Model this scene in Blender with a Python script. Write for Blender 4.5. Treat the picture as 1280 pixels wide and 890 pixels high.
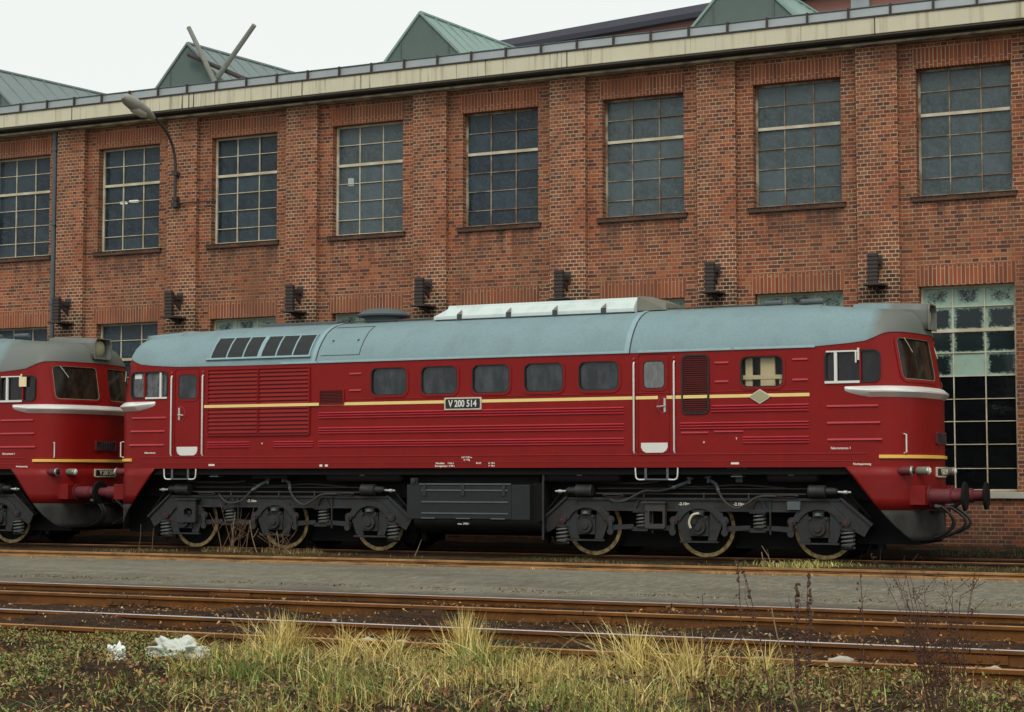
import bpy, bmesh, math, random
import numpy as np
from mathutils import Vector, Matrix, noise
random.seed(7); rng = np.random.default_rng(7)
for o in list(bpy.data.objects): bpy.data.objects.remove(o)
S = bpy.context.scene; C = S.collection
# ------------------------------------------------------------------ camera, sky, sun, exposure
cam = bpy.data.cameras.new('camera'); co = bpy.data.objects.new('camera', cam); C.objects.link(co); S.camera = co
cam.sensor_width = 36; cam.lens = 2246.07*36/1280; cam.clip_start = .1; cam.clip_end = 2000
yaw, pitch, roll = .4488, .0676, .0004
co.matrix_world = Matrix.Translation((14.8097, -30.3939, 1.3755)) @ Matrix.Rotation(yaw, 4, 'Z') @ Matrix.Rotation(math.pi/2+pitch, 4, 'X') @ Matrix.Rotation(roll, 4, 'Z')
W = bpy.data.worlds.new('World'); S.world = W; W.use_nodes = True
wn = W.node_tree; bg = wn.nodes['Background']
sky = wn.nodes.new('ShaderNodeTexSky'); sky.sky_type = 'NISHITA'; sky.sun_disc = False
SUN_EL, SUN_AZ = math.radians(50), math.radians(158)      # azimuth clockwise from +Y
sky.sun_elevation = SUN_EL; sky.sun_rotation = SUN_AZ; sky.dust_density = 4; sky.air_density = 1.0; sky.ozone_density = 1
hsv = wn.nodes.new('ShaderNodeHueSaturation'); hsv.inputs['Saturation'].default_value = .06; hsv.inputs['Value'].default_value = 1
tint = wn.nodes.new('ShaderNodeMix'); tint.data_type = 'RGBA'; tint.blend_type = 'MULTIPLY'; tint.inputs[0].default_value = 1
tint.inputs[7].default_value = (.975, 1.0, .975, 1)
# overcast deck: levels the clear-sky gradient into an even cloud layer
deck = wn.nodes.new('ShaderNodeMix'); deck.data_type = 'RGBA'; deck.inputs[0].default_value = .72; deck.inputs[7].default_value = (9.4, 9.6, 9.6, 1)
wn.links.new(sky.outputs[0], hsv.inputs['Color']); wn.links.new(hsv.outputs[0], deck.inputs[6])
wn.links.new(deck.outputs[2], tint.inputs[6]); wn.links.new(tint.outputs[2], bg.inputs['Color'])
bg.inputs['Strength'].default_value = .10
sd = bpy.data.lights.new('sun', 'SUN'); so = bpy.data.objects.new('sun', sd); C.objects.link(so)
sd.energy = 1.0; sd.angle = math.radians(22); sd.color = (1, .93, .82)
sv = Vector((math.sin(SUN_AZ)*math.cos(SUN_EL), math.cos(SUN_AZ)*math.cos(SUN_EL), math.sin(SUN_EL)))
so.rotation_euler = sv.to_track_quat('Z', 'Y').to_euler(); so.location = (0, -20, 40)
S.view_settings.view_transform = 'Standard'; S.view_settings.look = 'None'; S.view_settings.gamma = 1
S.view_settings.exposure = .20; S.view_settings.use_curve_mapping = False
try: S.cycles.max_bounces = 6; S.cycles.transparent_max_bounces = 8
except Exception: pass

# ------------------------------------------------------------------ shader helper
class NT:
    def __init__(s, name):
        s.m = bpy.data.materials.new(name); s.m.use_nodes = True; s.t = s.m.node_tree
        s.b = s.t.nodes['Principled BSDF']; s.out = s.t.nodes['Material Output']
    def n(s, typ, **k):
        nd = s.t.nodes.new('ShaderNode'+typ)
        for a, v in k.items(): setattr(nd, a, v)
        return nd
    def put(s, sock, v):
        if hasattr(v, 'is_output'): s.t.links.new(v, sock)
        else: sock.default_value = v
    def math(s, op, *a):
        nd = s.n('Math', operation=op)
        for i, v in enumerate(a): s.put(nd.inputs[i], v)
        return nd.outputs[0]
    def mix(s, f, a, b, bt='MIX'):
        nd = s.n('Mix', data_type='RGBA', blend_type=bt)
        s.put(nd.inputs[0], f)
        for i, v in ((6, a), (7, b)): s.put(nd.inputs[i], v if hasattr(v, 'is_output') else (*v[:3], 1))
        return nd.outputs[2]
    def fmix(s, f, a, b):
        return s.math('ADD', s.math('MULTIPLY', a, s.math('SUBTRACT', 1.0, f)), s.math('MULTIPLY', b, f))
    def obj(s): return s.n('TexCoord').outputs['Object']
    def sep(s, v):
        nd = s.n('SeparateXYZ'); s.put(nd.inputs[0], v); return nd.outputs
    def comb(s, x, y, z):
        nd = s.n('CombineXYZ')
        for i, v in enumerate((x, y, z)): s.put(nd.inputs[i], v)
        return nd.outputs[0]
    def noise(s, scale, detail=3, vec=None, rough=.55, stretch=None):
        nd = s.n('TexNoise'); nd.inputs['Scale'].default_value = scale; nd.inputs['Detail'].default_value = detail; nd.inputs['Roughness'].default_value = rough
        v = vec if vec is not None else s.obj()
        if stretch:
            mp = s.n('Mapping'); s.t.links.new(v, mp.inputs[0]); mp.inputs['Scale'].default_value = stretch; v = mp.outputs[0]
        s.t.links.new(v, nd.inputs['Vector']); return nd.outputs['Fac']
    def ramp(s, f, stops, interp='LINEAR'):
        nd = s.n('ValToRGB'); nd.color_ramp.interpolation = interp
        cr = nd.color_ramp.elements
        while len(cr) < len(stops): cr.new(.5)
        for e, (p, c) in zip(cr, stops):
            e.position = p; e.color = (*c[:3], 1) if not isinstance(c, float) else (c, c, c, 1)
        s.put(nd.inputs[0], f); return nd.outputs[0]
    def bump(s, h, strength=.3, dist=.01):
        nd = s.n('Bump'); nd.inputs['Strength'].default_value = strength; nd.inputs['Distance'].default_value = dist
        s.put(nd.inputs['Height'], h); s.t.links.new(nd.outputs[0], s.b.inputs['Normal'])
    def set(s, color=None, rough=None, metal=None, spec=None, coat=None):
        for k, v in (('Base Color', color), ('Roughness', rough), ('Metallic', metal), ('Specular IOR Level', spec), ('Coat Weight', coat)):
            if v is None: continue
            if k == 'Base Color' and not hasattr(v, 'is_output'): v = (*v[:3], 1)
            s.put(s.b.inputs[k], v)
        return s.m

def simple(name, col, rough=.6, var=.25, scale=6, metal=0, spec=.5, col2=None, bump=0, thr=None, stretch=None):
    t = NT(name); f = t.noise(scale, 4, stretch=stretch)
    if thr: f = t.ramp(f, [(thr[0], 0.), (thr[1], 1.)])
    c2 = col2 or tuple(c*(1-var) for c in col)
    c = t.mix(f, col if col2 else tuple(x*(1+var*.5) for x in col), c2)
    if bump: t.bump(t.noise(scale*6, 3), bump, .01)
    return t.set(c, rough, metal, spec)

def brick_mat(name, header=False, soldier=True, base=0.0):
    t = NT(name); co_ = t.obj(); x, y, z = t.sep(co_)
    nx = t.sep(t.n('TexCoord').outputs['Normal'])[0]
    side = t.math('GREATER_THAN', t.math('ABSOLUTE', nx), .5)
    u = t.fmix(side, x, y); v = z
    if soldier:
        tm = t.math('FLOORED_MODULO', t.math('SUBTRACT', x, .52), 3.24)
        m = t.math('LESS_THAN', tm, 1.87)
        za = t.math('MULTIPLY', t.math('GREATER_THAN', z, 9.155), t.math('LESS_THAN', z, 9.54))
        zb = t.math('MULTIPLY', t.math('GREATER_THAN', z, 4.985), t.math('LESS_THAN', z, 5.375))
        m = t.math('MULTIPLY', m, t.math('ADD', za, zb))
        m = t.math('MULTIPLY', m, t.math('SUBTRACT', 1.0, side))
        U = t.fmix(m, u, t.math('SUBTRACT', v, 4.985)); V = t.fmix(m, v, u)
    else: U, V = u, v; m = 0.0
    r = t.math('DIVIDE', V, .077); row = t.math('FLOOR', r); fr = t.math('FRACT', r)
    par = t.math('FLOORED_MODULO', row, 2.0)
    if header: w = .13
    else:
        w = t.math('MULTIPLY', .13, t.math('ADD', 1.0, t.math('GREATER_THAN', t.math('FLOORED_MODULO', t.math('MULTIPLY', row, 3.0), 5.0), 2.5)))
        if soldier: w = t.fmix(m, w, .39)
    cu = t.math('DIVIDE', t.math('ADD', U, t.math('MULTIPLY', par, .065)), w)
    col = t.math('FLOOR', cu); fc = t.math('FRACT', cu)
    wn_ = t.n('TexWhiteNoise', noise_dimensions='3D'); t.t.links.new(t.comb(col, row, side), wn_.inputs['Vector'])
    rnd = wn_.outputs['Value']
    if soldier: rnd = t.fmix(m, rnd, t.math('ADD', .30, t.math('MULTIPLY', rnd, .42)))
    bc = t.ramp(rnd, [(0, (.085, .040, .035)), (.15, (.11, .045, .036)), (.27, (.20, .060, .038)), (.45, (.285, .078, .040)), (.68, (.34, .098, .045)), (.85, (.38, .128, .058)), (.94, (.33, .15, .08)), (1, (.17, .065, .045))])
    big = t.noise(.9, 4); bc = t.mix(t.ramp(big, [(.35, 0.), (.7, .5)]), bc, (.19, .075, .045))
    soot = t.ramp(t.noise(1.6, 5, stretch=(1, 1, .5)), [(.46, 0.), (.75, .7)])
    bc = t.mix(soot, bc, (.085, .048, .038))
    if header:
        sm_ = t.math('MULTIPLY', t.ramp(t.math('DIVIDE', z, 6.0), [(.69, 0.), (.76, .85), (.86, .75), (.91, 0.)]), t.ramp(t.noise(3.2, 4), [(.35, 0.), (.6, 1.)]))
        bc = t.mix(sm_, bc, (.030, .022, .020))
    mv = t.math('LESS_THAN', fr, .20)
    mh = t.math('LESS_THAN', t.math('MULTIPLY', fc, w), .0125)
    mo = t.math('MAXIMUM', mv, mh)
    mocol = t.mix(t.ramp(t.noise(1.3, 4), [(.35, 0.), (.65, 1.)]), (.66, .54, .36) if header else (.52, .40, .26), (.33, .20, .12))
    low = t.ramp(z, [(.0, 1.), (1.0, 0.)])
    damp_shade = t.math('MULTIPLY', t.ramp(t.math('ADD', t.math('MULTIPLY', z, .55), t.math('MULTIPLY', t.noise(2.5, 4), .6)), [(.25, 1.), (.85, 0.)]), .75)
    c = t.mix(t.math('MULTIPLY', mo, .88), bc, mocol)
    wash = t.ramp(t.noise(.7, 6, rough=.7, stretch=(1, 1, .35)), [(.45, 0.), (.62, .40)]); c = t.mix(wash, c, (.15, .075, .045))
    gl_ = t.ramp(t.noise(1.9, 5, rough=.7, stretch=(1.2, 1, .25)), [(.62, 0.), (.72, .35)]); c = t.mix(gl_, c, (.36, .28, .18))
    if soldier:
        dr = t.math('MULTIPLY', t.math('MULTIPLY', t.math('LESS_THAN', tm, 1.87), t.ramp(t.math('DIVIDE', z, 10.0), [(.59, 0.), (.655, .7), (.662, .0)])), t.ramp(t.noise(5, 3, stretch=(1, 1, .08)), [(.42, 0.), (.62, 1.)])); c = t.mix(dr, c, (.05, .035, .03))
    c = t.mix(damp_shade, c, (.03, .022, .017))  # dark wall foot: damp, plus painted shade behind the locomotives
    t.bump(t.math('ADD', t.math('SUBTRACT', 1.0, mo), t.math('MULTIPLY', t.noise(60, 2), .35)), .5, .006)
    return t.set(c, .92, 0, .2)

M = {}
M['brick'] = brick_mat('brick_wall_mat'); M['brick_p'] = brick_mat('brick_pilaster_mat', header=True, soldier=False)
M['brick_back'] = simple('far_brick_mat', (.30, .14, .11), .9, col2=(.20, .09, .075), scale=14)
def cream():
    t = NT('cream_band_mat'); x, y, z = t.sep(t.obj())
    st = t.noise(3.2, 5, stretch=(2.2, 1, .12)); f = t.ramp(st, [(.54, 0.), (.70, .7)])
    st2 = t.ramp(t.noise(9, 3, stretch=(2.5, 1, .05)), [(.60, 0.), (.65, .9)])
    gl = t.ramp(t.noise(.45, 3), [(.4, 0.), (.6, 1.)])
    c = t.mix(t.noise(2, 4), (.70, .66, .48), (.54, .51, .39)); c = t.mix(f, c, (.36, .30, .20)); c = t.mix(t.math('MULTIPLY', st2, gl), c, (.07, .06, .05))
    j = t.math('LESS_THAN', t.math('FLOORED_MODULO', x, 6.4), .03); c = t.mix(j, c, (.15, .13, .1))
    return t.set(c, .85, 0, .2)
M['cream'] = cream(); M['slate'] = simple('slate_mat', (.035, .037, .052), .8, scale=2)
M['soffit'] = simple('soffit_mat', (.10, .09, .075), .9, scale=3)
M['moulding'] = simple('moulding_mat', (.42, .36, .25), .9, col2=(.12, .09, .07), scale=3, thr=(.4, .7))
M['zinc'] = simple('zinc_mat', (.36, .40, .41), .55, col2=(.26, .29, .30), scale=3, metal=.25)
M['iron'] = simple('dark_iron_mat', (.03, .027, .028), .7, col2=(.06, .04, .03), scale=9)
M['bar'] = simple('window_bar_mat', (.62, .58, .45), .7, col2=(.42, .33, .20), scale=3, thr=(.35, .7))
M['bar_rust'] = simple('window_bar_rust_mat', (.38, .34, .26), .8, col2=(.17, .10, .055), scale=2.5, thr=(.35, .55))
M['sill_c'] = simple('concrete_sill_mat', (.52, .52, .44), .85, col2=(.30, .30, .25), scale=4)
def copper(name, a, b):
    t = NT(name); x, y, z = t.sep(t.obj())
    f = t.noise(2.2, 5); c = t.mix(f, a, b)
    c = t.mix(t.ramp(t.noise(9, 4, stretch=(1, 1, .3)), [(.6, 0.), (.72, .5)]), c, (.14, .17, .15))
    return t.set(c, .75, 0, .3)
M['copper'] = copper('green_copper_mat', (.21, .30, .27), (.27, .37, .335)); M['copper_d'] = copper('dull_copper_mat', (.085, .12, .11), (.12, .16, .15))
M['copper_g'] = copper('grey_copper_mat', (.17, .215, .21), (.22, .265, .26))
def glass(name, col, spec=.5, dirt_refl=.3, dcol=(.10, .12, .13), alpha=.0, rough=.08):
    t = NT(name); at = t.n('Attribute', attribute_name='pane'); pr = at.outputs['Fac']
    d = t.ramp(t.noise(3.5, 7, rough=.8), [(.38, 0.), (.66, 1.)])
    d = t.math('MULTIPLY', t.math('ADD', t.math('MULTIPLY', d, .7), t.math('MULTIPLY', t.math('POWER', pr, 2.0), .9)), dirt_refl)  # dirt mottle; noise and per-pane tone also paint in cloud reflections
    c = t.mix(d, col, dcol); t.set(c, rough, 0, spec)
    t.put(t.b.inputs['Roughness'], t.math('ADD', rough, t.math('MULTIPLY', d, .3)))
    t.bump(t.math('ADD', t.noise(2.2, 3), t.math('MULTIPLY', pr, .0)), .35, .03)
    c2_ = t.mix(t.math('MULTIPLY', t.ramp(t.noise(16, 5, rough=.85), [(.45, 0.), (.68, 1.)]), .5), c, tuple(q*1.7 for q in dcol)); t.put(t.b.inputs['Base Color'], c2_)
    if alpha:
        tr = t.n('BsdfTransparent'); tr.inputs[0].default_value = (.55, .6, .6, 1); mx = t.n('MixShader')
        mx.inputs[0].default_value = alpha; t.t.links.new(t.b.outputs[0], mx.inputs[1]); t.t.links.new(tr.outputs[0], mx.inputs[2]); t.t.links.new(mx.outputs[0], t.out.inputs[0])
    return t.m
M['gl_grey'] = glass('dusty_glass_mat', (.028, .042, .047), .45, .9, (.085, .115, .125), .10, .12)
M['gl_blue'] = glass('dark_glass_mat', (.008, .014, .022), .35, .75, (.055, .085, .105), .25, .06)
M['gl_black'] = glass('black_glass_mat', (.003, .004, .005), .12, .3, (.012, .015, .016), .25, .05)
def green_glass():
    t = NT('green_painted_glass_mat'); uv = t.n('TexCoord').outputs['UV']; U, V, _ = t.sep(uv)
    at = t.n('Attribute', attribute_name='pane'); g = at.outputs['Fac']
    e = t.math('MAXIMUM', t.math('ABSOLUTE', t.math('SUBTRACT', t.math('MULTIPLY', U, 2.0), 1.0)), t.math('ABSOLUTE', t.math('SUBTRACT', t.math('MULTIPLY', V, 2.0), 1.0)))
    nz = t.noise(6.5, 7, rough=.8)
    k = t.math('ADD', t.math('ADD', t.math('MULTIPLY', t.math('POWER', e, 3.0), .75), t.math('MULTIPLY', nz, 1.0)), g)
    m = t.ramp(k, [(.0, 0.), (.93, 0.), (.97, 1.)])
    k2 = t.math('SUBTRACT', k, .3)
    k = t.math('ADD', k, t.math('MULTIPLY', t.math('SUBTRACT', t.noise(24, 4, rough=.85), .5), 1.3)); m = t.ramp(t.math('SUBTRACT', k, .7), [(.34, 0.), (.62, 1.)])
    c = t.mix(m, (.012, .02, .022), t.mix(t.noise(7, 4), (.23, .36, .29), (.38, .50, .42)))
    t.set(c, t.fmix(m, .1, .7), 0, .3); return t.m
M['gl_green'] = green_glass()
# loco
def paint(name, a, b, rough=.33, grime=0.0, gcol=(.08, .05, .04), spec=.5):
    t = NT(name); x, y, z = t.sep(t.obj())
    c = t.mix(t.noise(1.8, 4), a, b)
    w = t.ramp(t.noise(5, 4, stretch=(1, 1, .12)), [(.45, 0.), (.8, .35)]); c = t.mix(w, c, tuple(q*.62 for q in a))
    if grime:
        gz = t.ramp(t.math('ADD', z, t.math('MULTIPLY', t.noise(3, 4), .8)), [(0., 0.), (1., 0.)])
        f = t.ramp(t.math('SUBTRACT', 2.3, t.math('ADD', z, t.math('MULTIPLY', t.noise(3, 5), .7))), [(.0, 0.), (1.0, 1.)])
        c = t.mix(t.math('MULTIPLY', f, grime), c, gcol)
    c = t.mix(t.math('MULTIPLY', t.ramp(t.noise(24, 3, rough=.8), [(.5, 0.), (.7, 1.)]), .22), c, tuple(q*.55 for q in a))
    c = t.mix(t.ramp(t.noise(2.2, 6, rough=.75), [(.56, 0.), (.72, .22)]), c, tuple(q*1.25+.012 for q in a))
    t.bump(t.noise(1.7, 3), .28, .03)
    t.put(t.b.inputs['Roughness'], t.math('ADD', rough, t.math('MULTIPLY', t.noise(7, 5, rough=.7), .32)))
    return t.set(c, None, 0, spec)
M['red'] = paint('red_paint_mat', (.270, .0078, .0068), (.200, .0065, .0055), .30, .38, (.085, .008, .006), .24)
M['red_skylit'] = paint('red_skylit_mat', (.42, .020, .035), (.34, .014, .022), .28, 0, spec=.6)  # pinker, brighter red with the sky highlight painted in
M['red_dull'] = paint('dull_red_mat', (.15, .016, .022), (.09, .012, .016), .5)
def roofmat(name, k):
    t = NT(name); x, y, z = t.sep(t.obj())
    c = t.mix(t.noise(1.5, 4), (.215, .315, .335), (.175, .265, .285))
    ax_ = t.math('ABSOLUTE', x)
    f = t.ramp(t.math('ADD', t.math('SUBTRACT', ax_, 7.15 - k*.9), t.math('MULTIPLY', t.noise(2.5, 3), .3)), [(.32, 0.), (.50, .85)])
    right = t.math('GREATER_THAN', x, 0.0)
    c = t.mix(t.math('MULTIPLY', f, right), c, (.13, .125, .10))
    top = t.math('MULTIPLY', t.ramp(t.math('SUBTRACT', z, 3.6), [(.70, 0.), (.76, .7)]), t.ramp(t.noise(2, 4), [(.3, .4), (.6, 1.)]))
    c = t.mix(top, c, (.17, .18, .155))
    s_ = t.ramp(t.noise(3, 5, stretch=(1, 1, .3)), [(.5, 0.), (.8, .3 + k*.5)]); c = t.mix(s_, c, (.12, .14, .13))
    if k: c = t.mix(t.math('MULTIPLY', t.ramp(t.math('ABSOLUTE', t.math('SUBTRACT', x, 6.7)), [(.1, .5), (1., 0.)]), 1.0), c, (.13, .15, .14))
    c = t.mix(t.math('MULTIPLY', t.ramp(t.noise(26, 4, rough=.85), [(.48, 0.), (.68, 1.)]), .35), c, (.10, .135, .145))
    t.bump(t.noise(1.5, 3), .2, .03)
    return t.set(c, .5, 0, .35)
M['roof'] = roofmat('roof_paint_mat', 0); M['roof_dirty'] = roofmat('dirty_roof_paint_mat', 1)
M['seam'] = simple('seam_mat', (.05, .06, .06), .8)
M['roof_trim'] = simple('roof_trim_mat', (.26, .38, .41), .5)
M['silver'] = simple('pale_housing_mat', (.58, .67, .65), .45, col2=(.46, .52, .49), scale=3, thr=(.5, .8))
M['grime'] = simple('grimy_metal_mat', (.22, .22, .17), .8, col2=(.12, .11, .09), scale=4)
M['black'] = simple('underframe_mat', (.008, .009, .010), .8, col2=(.012, .011, .010), scale=5, spec=.15)
M['bogie'] = simple('bogie_mat', (.023, .029, .033), .5, col2=(.026, .017, .011), scale=9, bump=.7, spec=.4, thr=(.40, .66))
M['tank'] = simple('tank_mat', (.022, .028, .032), .5, col2=(.015, .014, .011), scale=6, bump=.2, spec=.3)
M['tankdark'] = simple('reservoir_mat', (.022, .017, .020), .7, scale=4, spec=.25)
M['grey_apron'] = simple('apron_mat', (.034, .034, .031), .85, col2=(.018, .014, .010), scale=3, thr=(.35, .65))
M['tyre'] = simple('wheel_tyre_mat', (.50, .37, .16), .8, col2=(.14, .08, .03), scale=12, thr=(.42, .68))
M['spring'] = simple('spring_mat', (.16, .16, .15), .4, metal=.4)
M['steel'] = simple('bright_steel_mat', (.62, .62, .58), .3, metal=.7, scale=9)
M['chrome'] = simple('chrome_mat', (.88, .88, .84), .30, var=.08, metal=.35)
M['white'] = simple('white_paint_mat', (.74, .73, .68), .5, var=.12)
M['whitemark'] = simple('white_marking_mat', (.80, .74, .66), .6, var=.05)
M['yellow'] = simple('yellow_stripe_mat', (.86, .53, .10), .5, var=.1)
M['paleyellow'] = simple('cream_stripe_mat', (.86, .66, .24), .5, var=.08)
M['platef'] = simple('plate_frame_mat', (.62, .58, .44), .5)
M['plateb'] = simple('plate_black_mat', (.012, .012, .012), .4)
M['rubber'] = simple('rubber_mat', (.012, .012, .012), .6)
M['louvre'] = simple('dark_louvre_mat', (.085, .010, .009), .6, spec=.2)
M['mesh'] = simple('grille_mesh_mat', (.025, .027, .03), .7, scale=40)
M['pipe'] = simple('pipe_mat', (.055, .05, .045), .6, scale=8, spec=.3)
M['ochre'] = simple('emblem_mat', (.38, .36, .22), .5)
M['greybox'] = simple('grey_metal_mat', (.10, .12, .125), .6, spec=.3)
M['beige'] = simple('beige_panel_mat', (.86, .72, .42), .7, var=.1)
def locoglass(name, a, b, sc=4, spec=.5, rough=.12):
    t = NT(name); f = t.ramp(t.noise(sc, 5, rough=.7, stretch=(1.6, 1, .6)), [(.42, 0.), (.72, 1.)])
    t.bump(t.noise(1.5, 1), .1, .02)
    return t.set(t.mix(f, a, b), rough, 0, spec)
M['lglass'] = locoglass('engine_window_glass_mat', (.010, .013, .016), (.055, .065, .07), 3)
M['lglass_milky'] = locoglass('frosted_glass_mat', (.13, .14, .14), (.22, .23, .23), 9, .4, .35)
M['wglass'] = locoglass('windscreen_glass_mat', (.012, .008, .006), (.055, .035, .022), 2.2, .25, .1)
M['cglass'] = locoglass('cab_glass_mat', (.010, .010, .013), (.03, .024, .028), 3, .35)
M['cglass_l'] = locoglass('pale_cab_glass_mat', (.05, .055, .06), (.16, .17, .17), 7, .5)
def clear():
    t = NT('clear_glass_mat'); t.set((.02, .02, .02), .05, 0, .5); tr = t.n('BsdfTransparent'); mx = t.n('MixShader'); mx.inputs[0].default_value = .85
    t.t.links.new(t.b.outputs[0], mx.inputs[1]); t.t.links.new(tr.outputs[0], mx.inputs[2]); t.t.links.new(mx.outputs[0], t.out.inputs[0]); return t.m
M['clear'] = clear()
def lampmat():
    t = NT('lit_lamp_mat'); t.set((.9, .9, .8), .4); t.b.inputs['Emission Color'].default_value = (1, .95, .8, 1); t.b.inputs['Emission Strength'].default_value = 4; return t.m
M['lit'] = lampmat()
# ground
def ground_mat():
    t = NT('soil_mat'); x, y, z = t.sep(t.obj())
    c = t.mix(t.ramp(t.noise(5, 6, rough=.7), [(.35, 0.), (.65, 1.)]), (.014, .009, .006), (.050, .028, .014))
    c = t.mix(t.ramp(t.noise(28, 4, rough=.8), [(.56, 0.), (.68, .9)]), c, (.15, .10, .06))
    rust = t.ramp(t.noise(2.3, 4), [(.42, 0.), (.62, .8)]); c = t.mix(t.math('MULTIPLY', rust, .7), c, (.11, .045, .015))
    loco_shade = t.ramp(t.math('ABSOLUTE', t.math('ADD', y, -.2)), [(.0, .92), (1.0, .92)]); loco_shade = t.math('MULTIPLY', t.math('LESS_THAN', t.math('ABSOLUTE', t.math('ADD', y, -.6)), t.math('ADD', 1.9, t.math('MULTIPLY', t.noise(2, 3), .4))), .88)
    c = t.mix(loco_shade, c, (.008, .0065, .006))  # near-black band paints the shade below the locomotives into the soil
    g = t.math('MULTIPLY', t.ramp(t.noise(3.4, 5), [(.5, 0.), (.6, .8)]), t.math('MAXIMUM', t.math('LESS_THAN', y, -17.4), t.math('MULTIPLY', t.math('GREATER_THAN', y, -3.6), t.math('LESS_THAN', y, -1.4))))
    c = t.mix(g, c, (.045, .06, .018)); t.bump(t.noise(22, 6, rough=.8), 1.0, .05)
    return t.set(c, .97, 0, .15)
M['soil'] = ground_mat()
def asphalt_mat():
    t = NT('asphalt_mat'); x, y, z = t.sep(t.obj())
    c = t.mix(t.noise(3, 5, stretch=(.25, 1, 1)), (.175, .160, .115), (.115, .105, .078))
    c = t.mix(t.ramp(t.noise(45, 4, rough=.8), [(.35, 0.), (.65, 1.)]), c, (.215, .205, .165), 'MIX') if False else c
    sp = t.ramp(t.noise(15, 4, rough=.9, stretch=(1, .16, 1)), [(.47, 0.), (.62, .75)]); c = t.mix(sp, c, (.29, .265, .20))
    dk = t.ramp(t.noise(19, 4, rough=.9, stretch=(1, .16, 1)), [(.54, 0.), (.64, .75)]); c = t.mix(dk, c, (.06, .06, .05))
    e = t.ramp(t.math('SUBTRACT', t.math('MULTIPLY', y, -1.0), t.math('MULTIPLY', t.noise(1.3, 4), .9)), [(0., 0.), (1., 0.)])
    ed = t.ramp(t.math('ADD', t.math('SUBTRACT', -10.9, y), t.math('SUBTRACT', t.noise(1.5, 4), .5)), [(.0, 0.), (.8, .85)]); c = t.mix(ed, c, (.06, .045, .03))
    cr = t.ramp(t.noise(1.1, 6, rough=.7, stretch=(.3, 1, 1)), [(.488, 0.), (.495, .7), (.502, 0.)]); c = t.mix(cr, c, (.05, .045, .04))
    st = t.ramp(t.noise(.55, 5, rough=.65, stretch=(.5, 1, 1)), [(.50, 0.), (.66, .55)]); c = t.mix(st, c, (.075, .066, .05))
    pt = t.ramp(t.noise(.9, 2, stretch=(.22, .8, 1)), [(.60, 0.), (.61, .35)]); c = t.mix(pt, c, (.21, .19, .14))
    t.bump(t.noise(90, 3), .5, .008); return t.set(c, .95, 0, .2)
M['asphalt'] = asphalt_mat()
def rust_mat(name, a, b):
    t = NT(name); c = t.mix(t.ramp(t.noise(6, 6, rough=.7, stretch=(.5, 1, 1)), [(.35, 0.), (.68, 1.)]), a, b)
    c = t.mix(t.ramp(t.noise(2, 4, stretch=(.5, 1, 1)), [(.5, 0.), (.7, .7)]), c, (.05, .028, .016))
    t.bump(t.noise(50, 3), .4, .005); return t.set(c, .85, 0, .25)
M['rust'] = rust_mat('rusty_rail_mat', (.20, .078, .017), (.115, .045, .012))
M['rust_shade'] = rust_mat('shaded_rust_mat', (.075, .032, .014), (.035, .018, .010))  # darker copy of the rail rust, shade below the locomotives painted in
M['rust_l'] = rust_mat('orange_rust_mat', (.44, .24, .10), (.26, .125, .045))
M['railtop'] = simple('worn_rail_top_mat', (.62, .58, .58), .32, col2=(.42, .34, .32), metal=.75, scale=3, thr=(.4, .7), stretch=(.3, 1, 1))
M['railbright'] = simple('polished_rail_top_mat', (.78, .78, .80), .25, col2=(.60, .56, .56), metal=.8, scale=1.5, thr=(.4, .7), stretch=(.4, 1, 1))
M['timber'] = simple('weathered_timber_mat', (.26, .27, .24), .9, col2=(.17, .17, .15), scale=8)
M['stone'] = simple('pale_stone_mat', (.50, .47, .38), .9, col2=(.30, .27, .20), scale=20, bump=.5)
M['plastic'] = simple('white_plastic_mat', (.80, .82, .80), .4, var=.1)
M['cloth'] = simple('pale_sheet_mat', (.48, .52, .45), .6, col2=(.62, .64, .58), scale=9)
def blade_mat():
    t = NT('grass_blade_mat'); a = t.n('Attribute', attribute_name='col'); t.set(a.outputs['Color'], .75, 0, .2)
    return t.m
M['blade'] = blade_mat()
M['stem'] = simple('dry_stem_mat', (.16, .085, .04), .85, col2=(.09, .05, .03), scale=20)
M['stem_dark'] = simple('dark_stem_mat', (.105, .045, .028), .9, col2=(.06, .028, .018), scale=20)
M['stem_pale'] = simple('pale_stem_mat', (.36, .26, .15), .85, col2=(.20, .13, .07), scale=20)
M['lampgrey'] = simple('lamp_housing_mat', (.30, .29, .24), .5)
M['lampglass'] = simple('lamp_cover_mat', (.55, .54, .45), .3)

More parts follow.
